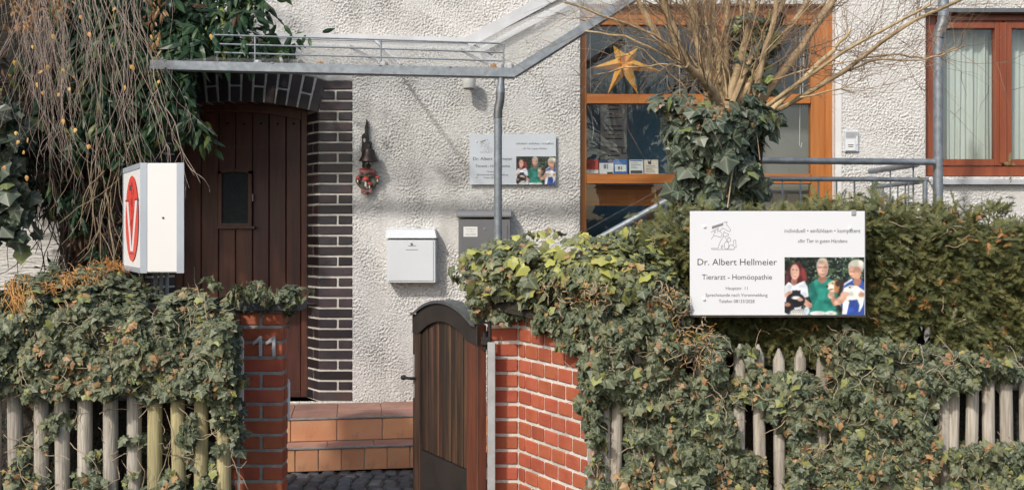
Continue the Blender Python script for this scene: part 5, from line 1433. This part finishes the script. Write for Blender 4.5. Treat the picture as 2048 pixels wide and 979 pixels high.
# ---- right ivy, over the brick wall and the pointed fence
ivr = empty("ivy_hedge", (1.3, 4.7, 0), "mixed green and yellow-green ivy growing over the brick wall and pointed fence", "ivy")
def YRI(px, py):
    fr = np.interp(px, [900, 1040, 1090, 1140, 1190, 1300, 2100], [5.20, 5.14, 4.98, 4.76, 4.60, 4.615, 4.615])
    top = np.interp(px, [900, 930, 965, 1010, 1060, 1150, 1200, 1260, 1330, 1380, 1400], [585, 520, 490, 478, 468, 474, 482, 470, 500, 520, 600])
    u = np.clip((top + 80 - py) / 80, 0, 1) * (px < 1400)
    return fr + .40 * (1 - np.sqrt(np.clip(1 - u * u, 0, 1))) + .06 * (vnoise(px / 55, py / 50, 61) - .5)
POLR = [(908, 566), (925, 518), (965, 490), (1010, 478), (1060, 466), (1110, 474), (1150, 466), (1200, 482), (1240, 468), (1270, 462), (1300, 492), (1340, 505), (1378, 525), (1378, 640),
        (1470, 690), (1560, 705), (1650, 690), (1720, 672), (1800, 690), (1870, 690), (1960, 715), (2060, 725), (2060, 1000), (1176, 1000), (1172, 900), (1160, 840), (1150, 780), (1144, 715), (1118, 684), (1060, 652), (1000, 636), (940, 622), (930, 590)]
HOLES = [[(1204, 785), (1247, 800), (1250, 940), (1205, 955)], [(1456, 690), (1490, 690), (1490, 742), (1456, 745)], [(1505, 810), (1530, 800), (1530, 905), (1505, 905)], [(1538, 690), (1568, 690), (1566, 740), (1540, 742)], [(1542, 850), (1568, 845), (1570, 985), (1542, 985)],
         [(1578, 700), (1640, 700), (1640, 738), (1578, 742)], [(1478, 812), (1490, 812), (1488, 900), (1476, 900)], [(1888, 790), (1915, 760), (1960, 748), (2060, 735), (2060, 880), (1990, 885), (1950, 890), (1920, 900), (1915, 985), (1890, 985)], [(1262, 700), (1290, 700), (1288, 722), (1262, 722)], [(1380, 712), (1400, 705), (1402, 745), (1380, 748)]]
def mR(x, y):
    jx = x + 14 * (vnoise(x / 16, y / 16, 71) - .5); jy = y + 18 * (vnoise(x / 18, y / 18, 72) - .5)
    m = inpoly(jx, jy, POLR)
    for h in HOLES:
        hx = sum(p[0] for p in h) / len(h); hy = sum(p[1] for p in h) / len(h)
        m &= ~inpoly(jx, jy, [(p[0] + (11 if p[0] > hx else -11), p[1] + (8 if p[1] > hy else (14 if hx > 1880 else -5))) for p in h])
    return m
def tintR(px, py, r):
    t = np.clip((585 - py) / 110, 0, 1) * (px < 1400) * np.clip(r.random(len(px)) * 1.7 - .65, 0, 1)
    t += (r.random(len(px)) > .94) * .45
    return np.clip(t, 0, 1)
ivy_plant(ivr, IVY, 'ivy', 34000, (900, 455, 2060, 1000), mR, YRI, .0335, M['ivy'], 81, tintfn=tintR, nobj=290, brown=.19)
mRt = lambda x, y: inpoly(x, y, [(925, 540), (965, 492), (1060, 462), (1150, 462), (1200, 478), (1265, 448), (1300, 470), (1350, 500), (1372, 545), (1250, 590), (1100, 580), (980, 600)])
ivy_plant(ivr, IVY, 'ivy', 520, (920, 445, 1375, 600), mRt, YRI, .050, M['ivy'], 85, tintfn=lambda px, py, r: np.clip(r.random(len(px)) * 1.5 - .55 + (530 - py) / 220, 0, .95), nobj=0, out=.04, spread=.7, brown=.05)
core_prism(ivr, [(965, 540), (1010, 525), (1150, 520), (1260, 520), (1370, 560), (1370, 660), (1300, 700), (1200, 720), (1160, 690), (1080, 640), (985, 618)], lambda x: float(np.interp(x, [900, 1040, 1150, 1215], [5.30, 5.20, 4.93, 4.78])), .35)
core_prism(ivr, [(1180, 700), (1380, 690), (1560, 740), (1900, 735), (2080, 745), (2080, 1150), (1180, 1150)], lambda x: 4.83, .16)
stems("dry_stems", ivr, M['stem_pale'], 260, (1160, 640, 2050, 980), mR, YRI, 15, length=(25, 85), rad=.0020)
mT = lambda x, y: inpoly(x, y, [(1290, 560), (1375, 590), (1378, 640), (1300, 625)]) | inpoly(x, y, [(1080, 565), (1200, 555), (1240, 600), (1120, 610)]) | inpoly(x, y, [(1330, 660), (1420, 650), (1440, 740), (1350, 730)])
stems("tangled_stems", ivr, M['stem_pale'], 130, (1080, 550, 1440, 745), mT, YRI, 16, length=(25, 60), rad=.0030, wig=.8, off=.05)
stems("tangled_gold_stems", ivr, M['stem_gold'], 90, (1080, 550, 1440, 745), mT, YRI, 17, length=(15, 40), rad=.0026, wig=.9, off=.05)

# ---- yew hedge
yw = empty("yew_hedge", (2.2, 5.2, 0), "dense clipped yew hedge with browned tips behind the white sign", "hedge")
TOPY = ([1270, 1300, 1360, 1420, 1480, 1530, 1600, 1700, 1790, 1830, 1900, 1960, 2000, 2080], [500, 445, 418, 420, 425, 414, 410, 402, 398, 406, 412, 418, 424, 424])
topy = lambda x: np.interp(x, *TOPY) + 6 * (vnoise(x / 18, 0 * x, 91) - .5)
def YY(px, py):
    u = np.clip((topy(px) + 70 - py) / 70, 0, 1)
    return 4.80 + .55 * (1 - np.sqrt(np.clip(1 - u * u, 0, 1))) + .10 * (vnoise(px / 60, py / 55, 92) - .5)
boty = lambda x: np.interp(x, [1270, 1300, 1380, 1480, 1600, 1740, 1800, 1860, 1930, 2060], [560, 640, 690, 715, 725, 690, 690, 660, 720, 745])
hol = lambda x, y: inpoly(x, y, [(1820, 668), (1845, 640), (1868, 648), (1862, 705), (1835, 712)]) | inpoly(x, y, [(1740, 672), (1770, 668), (1760, 700), (1742, 705)])
mY = lambda x, y: (y > topy(x)) & (y < boty(x)) & ~hol(x, y) & (x > 1276)
def yew_layer(n, depth, seed, sz, bb=(1270, 392, 2070, 750)):
    px, py, p0, nn = surf_points(n, bb, mY, YY, seed); r = np.random.default_rng(seed + 3)
    lump = (vnoise(px / 26, py / 24, seed) - .5) * .12
    pos = p0 - nn * (np.abs(r.standard_normal(n)) * depth - lump)[:, None]
    tip = nn * r.uniform(.2, 1.1, (n, 1)) + np.stack([r.standard_normal(n) * .7, r.standard_normal(n) * .3, r.standard_normal(n) * .5], 1)
    nr = r.standard_normal((n, 3)) * .6 + np.array([-.2, -.5, .8])
    s = sz * np.clip(1 + r.standard_normal(n) * .3, .5, 1.8)
    rnd = np.clip(r.random(n) * .65 + .30 * vnoise(px / 70, py / 60, seed + 7), 0, .95)
    br = (vnoise(px / 28, py / 26, seed + 11) ** 3 * .06) > r.random(n); rnd[br] = 1.0
    return leaf_mass("foliage", YEW, pos, frames(nr, tip), s, rnd, np.zeros(n), M['yew'], yw)
yew_layer(11500, .04, 101, .058)
yew_layer(6500, .10, 121, .064)
core_prism(yw, [(x, float(topy(np.array([x]))[0]) + 30) for x in range(1300, 2080, 40)] + [(2080, 690), (1900, 650), (1800, 630), (1740, 640), (1500, 660), (1320, 600)], lambda x: 5.02, .35)
for i, (px, lean) in enumerate(((1400, 30), (1560, -20), (1700, 25), (1846, -30), (1865, 24), (1990, 15))):
    a = P(px + lean, 600, 5.15); b = P(px, 700, 5.12)
    mb = MB(); mb.tube([(b.x, b.y, -.03), b, lerp(b, a, .5), a], [.035, .024, .02, .014], 7); mb.build("trunk", M['stem_brown'], yw)
mb = MB()
for px, dx in ((1842, 34), (1846, -26), (1858, 20), (1838, 12)):
    mb.tube([P(px, 712, 5.1), P(px + dx * .4, 685, 5.08), P(px + dx, 640, 5.0)], [.012, .009, .005], 5)
mb.build("bare_twigs", M['stem_brown'], yw)
stems("dead_twigs", yw, M['stem_pale'], 90, (1290, 410, 2050, 680), mY, YY, 19, length=(25, 70), rad=.0019, off=.05)
def brown_clump(px, py, n, rr, seed):
    r = np.random.default_rng(seed); x = px + r.standard_normal(n) * rr; y = py + r.standard_normal(n) * rr * .5
    pos = PN(x, y, YY(x, y) - .06); leaf_mass("browned_sprig", YEW, pos, frames(r.standard_normal((n, 3)) + [0, -1, .5], r.standard_normal((n, 3))), np.full(n, .034), np.full(n, 1.0), np.zeros(n), M['yew'], yw)
for i, (x, y, n, rr) in enumerate(((2012, 466, 18, 12), (1850, 612, 8, 6), (1795, 415, 8, 12), (1910, 430, 8, 12), (1885, 560, 3, 5), (1975, 690, 6, 7), (1330, 480, 6, 6), (1745, 565, 3, 4), (1753, 645, 5, 5), (1630, 650, 5, 8))): brown_clump(x, y, n, rr, 500 + i)

# ---- pollarded tree wrapped in ivy
YT = 5.7
tr = empty("pollard_tree", (P(1450, 0, YT).x, YT, 0), "pollarded tree with ivy-wrapped trunk and bare ochre branches before the glazed entrance", "tree")
t0 = P(1450, 0, YT)
mb = MB(); mb.tube([(t0.x, YT, -.03), (t0.x + .01, YT, .6), (t0.x - .01, YT, 1.3), P(1448, 420, YT), P(1445, 330, YT), P(1445, 250, YT), P(1445, 205, YT)], [.17, .14, .13, .13, .125, .11, .06], 14); mb.build("trunk", M['bark'], tr, smooth=True)
rb = random.Random(77)
def jitter_path(pts, Y0, dY, amp=1.8):
    q = []
    n = len(pts)
    for i, (x, y) in enumerate(pts):
        q.append(P(x, y, Y0 + dY * i / max(1, n - 1)))
    out = [q[0]]
    for a, b in zip(q[:-1], q[1:]):
        for k in (1, 2, 3):
            p = lerp(a, b, k / 3)
            if k < 3: p = p + Vector((rb.gauss(0, amp), rb.gauss(0, amp), rb.gauss(0, amp))) * .0022
            out.append(p)
    return out
def twigs_on(path, r0, mbt, n, L_=(.12, .45), depth=0, side=None):
    for _ in range(n):
        i = rb.randrange(max(1, len(path) // 4), len(path)); p = path[i]; d = (path[i] - path[i - 1]).normalized()
        a = rb.uniform(.4, 1.15) * rb.choice((-1, 1)); ax = Vector((rb.gauss(0, .25), 1, rb.gauss(0, .25))).normalized()
        dd = Quaternion(ax, a) @ d; dd.z += .12; l = rb.uniform(*L_); pts = [p]; k = 6
        for j in range(k):
            dd = (dd + Vector((rb.gauss(0, .16), rb.gauss(0, .16), rb.gauss(.02, .14)))).normalized(); pts.append(pts[-1] + dd * l / k)
        r = max(.0017, r0 * .24)
        mbt.tube(pts, [r * (1 - .75 * j / k) for j in range(k + 1)], 4, cap=False)
        if depth < 1: twigs_on(pts, r0 * .4, mbt, rb.choice((1, 2, 3)), (L_[0] * .5, L_[1] * .6), depth + 1)
def branch(pts, r, dY=0.0, ntw=8, Y0=None, amp=1.8, L_=(.12, .45)):
    path_ = jitter_path(pts, YT + rb.uniform(-.10, .06) if Y0 is None else Y0, dY, amp); n = len(path_)
    mb = MB(); mb.tube(path_, [r * .95 * (1 - .45 * i / (n - 1)) for i in range(n)], 8); o = mb.build("branch", M['bark'], tr, smooth=True)
    mt = MB(); twigs_on(path_, max(r * .5, .006), mt, ntw, L_); 
    if mt.v: q = mt.build("twigs", M['twig'], o); q["kind"] = "stuff"
MAIN = [([(1432, 205), (1416, 150), (1400, 90), (1388, 20), (1382, -50)], .034), ([(1420, 195), (1405, 140), (1390, 70), (1378, -40)], .022), ([(1372, 128), (1352, 75), (1330, 15), (1318, -40)], .030), ([(1440, 215), (1410, 165), (1372, 130)], .035), ([(1375, 132), (1322, 85), (1280, 10), (1262, -40)], .024),
        ([(1450, 205), (1450, 140), (1456, 60), (1452, -50)], .030), ([(1458, 200), (1478, 130), (1498, 50), (1512, -50)], .027), ([(1448, 210), (1436, 120), (1424, 40), (1420, -50)], .026), ([(1503, 232), (1514, 170), (1532, 92), (1552, 20), (1558, -40)], .022), ([(1510, 215), (1552, 158), (1602, 98), (1652, 20), (1690, -40)], .034),
        ([(1500, 240), (1570, 185), (1652, 128), (1762, 62), (1860, 10)], .013), ([(1506, 248), (1600, 195), (1690, 142), (1766, 82), (1830, 40), (1940, -10)], .017), ([(1545, 218), (1612, 152), (1668, 100), (1700, 60)], .017), ([(1465, 205), (1500, 120), (1560, 20), (1590, -40)], .020), ([(1470, 210), (1530, 110), (1590, 40), (1640, -40)], .022),
        ([(1400, 150), (1330, 110), (1250, 72), (1170, 62)], .010), ([(1385, 135), (1310, 70), (1230, 40), (1130, 5)], .010), ([(1395, 140), (1320, 128), (1250, 135), (1195, 148)], .006), ([(1720, 115), (1800, 108), (1850, 118), (1910, 95)], .007), ([(1690, 142), (1760, 118), (1830, 120), (1880, 112), (1930, 92)], .007), ([(1600, 195), (1680, 178), (1720, 160)], .006)]
for pts, r in MAIN: branch(pts, r, rb.uniform(-.35, .25), ntw=22 if r > .012 else 12, L_=(.14, .65))
for i in range(26):
    a = rb.gauss(-.05, .62); L_ = rb.uniform(170, 380); x0 = 1445 + rb.uniform(-50, 60); y0 = 195 + rb.uniform(-30, 30)
    pts = [(x0, y0)]; aa = a * .6
    for k in range(4):
        aa += (a - aa) * .4 + rb.gauss(0, .07); pts.append((pts[-1][0] + math.sin(aa) * L_ / 4, pts[-1][1] - math.cos(aa) * L_ / 4))
    branch(pts, rb.choice((.0032, .004, .005, .007, .011)), rb.uniform(-.5, .4), ntw=6, amp=3.0)
iv = empty("trunk_ivy", (t0.x, YT - .2, 0), "large-leaved dark ivy climbing the pollarded trunk", "ivy")
def YTI(px, py):
    hw = np.interp(py, [150, 200, 260, 330, 420, 620], [80, 130, 122, 98, 84, 70]); cxx = np.interp(py, [150, 260, 420, 620], [1440, 1432, 1448, 1450])
    u = np.clip((px - cxx) / hw, -1, 1); rr = hw * YT / F
    return YT - rr * np.sqrt(np.clip(1 - u * u, 0, 1)) * .9 + .04 * (vnoise(px / 30, py / 30, 131) - .5)
def mI(x, y):
    hw = np.interp(y, [140, 200, 240, 300, 420, 640], [100, 124, 122, 100, 82, 70]) + 14 * (vnoise(x * 0, y / 22, 133) - .5); cxx = np.interp(y, [150, 260, 420, 620], [1438, 1432, 1448, 1450])
    m = (np.abs(x - cxx) < hw) & (y > 150 + 40 * vnoise(x / 15, 0 * x, 77))
    up_ = inpoly(x, y, [(1372, 212), (1376, 100), (1516, 100), (1520, 200), (1480, 218), (1400, 214)])
    return m & ~up_
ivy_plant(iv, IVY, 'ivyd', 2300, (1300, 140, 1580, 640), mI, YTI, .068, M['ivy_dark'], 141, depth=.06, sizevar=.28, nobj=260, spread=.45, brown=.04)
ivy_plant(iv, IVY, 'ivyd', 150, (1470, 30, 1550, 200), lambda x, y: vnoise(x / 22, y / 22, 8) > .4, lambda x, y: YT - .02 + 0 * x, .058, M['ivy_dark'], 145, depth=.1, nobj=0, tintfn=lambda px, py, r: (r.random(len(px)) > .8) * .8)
core_prism(iv, [(1365, 250), (1400, 225), (1500, 225), (1528, 260), (1520, 420), (1515, 640), (1385, 640), (1378, 420)], lambda x: YT - .10, .22)
r_ = np.random.default_rng(5); n = 70; x = r_.normal(1405, 22, n); y = r_.normal(222, 14, n)
leaf_mass("dry_leaves", OVAL, PN(x, y, YTI(x, y) - .05), frames(r_.standard_normal((n, 3)) + [0, -1, .3], r_.standard_normal((n, 3)) + [0, 0, -.8]), r_.uniform(.02, .038, n), r_.random(n), np.zeros(n), M['dry_leaf'], iv)
mb = MB(); mb.tube([P(1440, 215, YT - .27), P(1452, 260, YT - .29), P(1470, 310, YT - .28), P(1464, 350, YT - .27), P(1455, 415, YT - .26)], [.006, .006, .005, .005, .004], 5); mb.tube([P(1358, 60, YT - .2), P(1360, 190, YT - .2), P(1365, 225, YT - .2)], .0028, 4); mb.tube([P(1512, 250, YT - .2), P(1520, 320, YT - .22)], .0026, 4)
mb.build("bare_vine", M['stem_pale'], iv)

# ---- evergreen climber by the door
cl = empty("evergreen_climber", (P(230, 0, 7.5).x, 7.5, 0), "dark evergreen climber with long hanging leaves left of the front door", "climber")
POLC = [(120, -40), (560, -40), (480, 40), (470, 70), (565, 100), (560, 120), (420, 118), (380, 140), (372, 180), (400, 250), (415, 290), (390, 280), (360, 220), (320, 190), (250, 210), (180, 190), (130, 100)]
def mC(x, y):
    jx = x + 30 * (vnoise(x / 25, y / 25, 151) - .5); jy = y + 30 * (vnoise(x / 25, y / 25, 152) - .5); return inpoly(jx, jy, POLC)
YCf = lambda px, py: 6.98 + .35 * np.clip((90 - py) / 130, 0, 1) + .22 * (vnoise(px / 60, py / 60, 153) - .5)
px, py, p0, nn = surf_points(2300, (100, -40, 580, 300), mC, YCf, 154)
def lance_mass(n, mask, bbox, Yf, seed, size, parent, nobj=0, deep=.12, tint=0.0, hang=1.0):
    px, py, p0, nn = surf_points(n, bbox, mask, Yf, seed); r = np.random.default_rng(seed)
    pos = p0 - nn * (np.abs(r.standard_normal(n)) * deep)[:, None]
    nr = nn + r.standard_normal((n, 3)) * .6 + [0, 0, .35]; tip = r.standard_normal((n, 3)) * .6 + [0, -.1, -hang]
    s = size * r.uniform(.6, 1.3, n); rnd = r.random(n) ** 1.3; tt = (r.random(n) < tint) * 1.0
    o = np.argsort(-pos[:, 1] * -1); a, b = o[:nobj], o[nobj:]
    R = frames(nr, tip)
    leaf_mass("foliage", LANCE, pos[b], R[b], s[b], rnd[b], tt[b], M['climber'], parent); 
    if nobj: leaf_objs("leaf", LANCE, pos[a], R[a], s[a], rnd[a], tt[a], M['climber'], parent, 'lance')
lance_mass(2400, mC, (100, -40, 580, 300), YCf, 155, .125, cl, nobj=180, tint=.03)
mG = lambda x, y: inpoly(x, y, [(110, -40), (345, -40), (345, 200), (300, 330), (240, 330), (150, 300), (120, 150)]) & (vnoise(x / 30, y / 30, 12) > .33)
lance_mass(700, mG, (100, -40, 350, 335), lambda x, y: 7.0 + .2 * (vnoise(x / 40, y / 40, 6) - .5), 159, .115, cl, deep=.1, hang=1.2)
mH = lambda x, y: inpoly(x, y, [(322, 130), (372, 140), (380, 200), (418, 292), (395, 288), (350, 215), (300, 260), (290, 200)])
lance_mass(170, mH, (280, 130, 420, 300), lambda x, y: 6.85 + .1 * (vnoise(x / 20, y / 20, 4) - .5), 158, .10, cl, deep=.05, hang=1.6)
core_prism(cl, [(-80, -60), (330, -60), (400, 20), (400, 90), (300, 150), (250, 230), (262, 420), (258, 560), (205, 600), (140, 560), (110, 420), (60, 330), (-80, 330)], lambda x: 7.46, .33, mat=M['core'])
# lower part: brown stems and dead leaves with sparse green tufts
mS = lambda x, y: inpoly(x, y, [(-40, 100), (330, 120), (300, 220), (250, 250), (250, 560), (120, 560), (105, 450), (40, 380), (-40, 360)])
YSf = lambda px, py: 7.28 + .25 * (vnoise(px / 50, py / 60, 161) - .5)
stems("climber_stems", cl, M['stem_brown'], 260, (-40, 100, 330, 560), mS, YSf, 162, length=(80, 260), rad=.004, wig=.18, vertical=True, off=.08)
lance_mass(1500, mS, (-40, 100, 330, 560), YSf, 163, .085, cl, tint=.96, deep=.16)
tuft = lambda x, y: mS(x, y) & (vnoise(x / 32, y / 32, 165) > .60)
lance_mass(480, tuft, (-40, 100, 330, 560), lambda x, y: YSf(x, y) - .10, 166, .095, cl, nobj=80)
lance_mass(260, lambda x, y: (y > 160) & (x < 230), (-20, 160, 230, 430), lambda x, y: YSf(x, y) - .10, 167, .10, cl)
stems("trailing_stems", cl, M['stem_pale'], 26, (170, 250, 260, 450), lambda x, y: x > 0, lambda x, y: 7.1 + 0 * x, 168, length=(100, 260), rad=.0030, wig=.15, vertical=True, off=.1)
mb = MB(); mb.tube([P(215, 1000, 7.5), P(205, 700, 7.5), P(230, 420, 7.45), P(250, 180, 7.4), P(330, 60, 7.3), P(470, 95, 7.2)], [.05, .045, .04, .03, .02, .008], 8); mb.build("main_stem", M['stem_brown'], cl, smooth=True)
# bluish ivy at the picture's edge against the wall
ie = empty("wall_ivy", (P(0, 0, 7.2).x, 7.2, 0), "blue-green ivy clump on the house wall left of the brown climber", "ivy")
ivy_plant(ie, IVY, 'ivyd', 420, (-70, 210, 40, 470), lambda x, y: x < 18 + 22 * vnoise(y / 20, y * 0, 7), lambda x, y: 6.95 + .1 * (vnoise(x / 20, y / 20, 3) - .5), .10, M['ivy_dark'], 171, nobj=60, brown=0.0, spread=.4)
mb = MB(); mb.tube([P(-30, 1000, 7.15), P(-20, 500, 7.1), P(-10, 220, 7.05)], [.03, .025, .012], 8); mb.build("stem", M['stem_brown'], ie)

# ---- weeping birch: hanging twigs in view, trunk beyond the picture's left edge
bt = empty("weeping_birch", (-4.3, 6.2, 0), "weeping birch hanging thin leafless twigs with a few yellow leaves over the left hedge", "birch")
mb = MB(); mb.tube([(-4.3, 6.2, -.03), (-4.26, 6.2, 1.5), (-4.18, 6.15, 3.2), (-4.05, 6.1, 4.6), (-3.9, 6.05, 5.8)], [.17, .145, .12, .085, .03], 14); mb.build("trunk", M['birch_bark'], bt, smooth=True)
rq = random.Random(202)
limbs = []
for i, (dx, dy, z0_, z1_) in enumerate(((1.2, -.3, 3.0, 3.75), (1.9, .1, 3.4, 4.2), (.7, -.6, 2.8, 3.6), (1.5, .4, 3.7, 4.6), (2.3, -.2, 4.0, 4.7), (-1.0, -.3, 3.2, 4.2), (-.6, .6, 3.6, 4.6), (1.0, -1.0, 3.3, 4.3))):
    p0_ = Vector((-4.18, 6.15, z0_)); p1_ = Vector((-4.18 + dx, 6.15 + dy, z1_)); m_ = lerp(p0_, p1_, .5) + Vector((0, 0, .25))
    p2_ = p1_ + Vector((dx * .25, dy * .25, -.25))
    mb = MB(); mb.tube([p0_, m_, p1_, p2_], [.04, .028, .016, .006], 8); mb.build("branch", M['stem_brown'], bt, smooth=True); limbs.append((p0_, m_, p1_, p2_))
mt = MB(); leafp = []
def strand(x, y, Y, L_, slant, r, sub=True):
    n = 12; pts = []; a = slant; px_, py_ = x, y; Yc = Y
    for i in range(n + 1):
        pts.append(P(px_, py_, Yc)); a += rq.gauss(0, .15) - a * .09; px_ += math.sin(a) * L_ / n; py_ += math.cos(a) * L_ / n; Yc += rq.gauss(0, .006)
    mt.tube(pts, [r * (1 - .65 * i / n) for i in range(n + 1)], 4, cap=False)
    if sub:
        for _ in range(rq.choice((2, 3, 4, 5))):
            k = rq.randrange(3, n); q_ = pts[k]; ppx = 1024 + q_.x / q_.y * F; ppy = HOR - (q_.z - EYE) / q_.y * F
            strand(ppx, ppy, q_.y, rq.uniform(30, 110), rq.uniform(-.6, .6), r * .6, False)
    if rq.random() < .10: leafp.append((pts[-1], Y))
for i in range(84):
    x = rq.triangular(-40, 320, 60); L_ = rq.uniform(120, 360) * (1.15 if x < 170 else .95)
    strand(x, -90 + rq.uniform(-30, 30), rq.uniform(5.5, 6.6), L_ + 60, rq.gauss(.03, .07), rq.uniform(.0013, .0027))
for i in range(15):      # slanting sprays reaching across the door
    x = rq.uniform(150, 260); strand(x, -60 + rq.uniform(-20, 30), rq.uniform(5.6, 6.3), rq.uniform(330, 470), rq.uniform(.12, .38), rq.uniform(.0016, .0028))
for (x0, y0, sl, L_) in ((290, 80, .62, 310), (300, 200, .5, 160), (250, 120, .35, 270), (215, 60, .42, 300), (330, 215, .85, 150)):
    strand(x0, y0, 5.9, L_, sl, .0034)
o = mt.build("hanging_twigs", M['birch_twig'], bt); o["kind"] = "stuff"
LV = [(231, 14), (125, 237), (177, 64), (85, 140), (137, 175), (85, 182), (118, 185), (38, 280), (49, 302), (152, 256), (178, 288), (32, 262), (55, 275), (52, 350), (12, 335), (105, 68), (145, 152), (420, 68), (72, 165), (123, 137), (98, 130), (30, 120), (63, 90), (160, 30), (246, 45), (300, 70), (315, 75), (310, 88), (260, 130), (250, 170), (318, 160), (19, 148)]
nL = len(LV); r_ = np.random.default_rng(6); xy = np.array(LV, float)
leaf_objs("leaf", OVAL, PN(xy[:, 0], xy[:, 1], r_.uniform(5.5, 5.9, nL)), frames(r_.standard_normal((nL, 3)) * .4 + [-.2, -1, .2], r_.standard_normal((nL, 3)) * .35 + [0, 0, -1]), r_.uniform(.024, .038, nL), r_.random(nL), np.zeros(nL), M['birch_leaf'], bt, 'oval')
n = 240; x = np.concatenate([r_.normal(50, 20, 130), r_.normal(310, 10, 60), r_.normal(115, 12, 50)]); y = np.concatenate([r_.uniform(-40, 60, 130), r_.uniform(-20, 100, 60), r_.uniform(-20, 40, 50)])
leaf_mass("catkin_scales", LANCE, PN(x, y, r_.uniform(5.5, 6.4, n)), frames(r_.standard_normal((n, 3)) + [0, -1, 0], r_.standard_normal((n, 3)) * .3 + [0, 0, -1]), r_.uniform(.03, .055, n), np.full(n, .3) * r_.random(n), np.zeros(n), M['dry_leaf'], bt)

# ---- loose leaves in the gutter
for i, (px_, py_, lab) in enumerate(((638, 124, "curled brown leaf lying on the gutter above the arched door"), (985, 128, "brown leaf caught beside the last guard post of the canopy"))):
    me_o = leaf_mass("dry_leaf", HEART, PN(np.array([px_ * 1.0, px_ + 4.0]), np.array([py_ * 1.0, py_ + 1.0]), np.array([6.87, 6.88])), frames(np.array([[.2, -.8, .6], [-.4, -.6, .8]]), np.array([[.5, 0, -.8], [-.8, 0, -.4]])), np.array([.055, .045]), np.array([.3, .6]), np.zeros(2), M['dry_leaf'], None, stuff=False)
    tag(me_o, lab, "leaf")
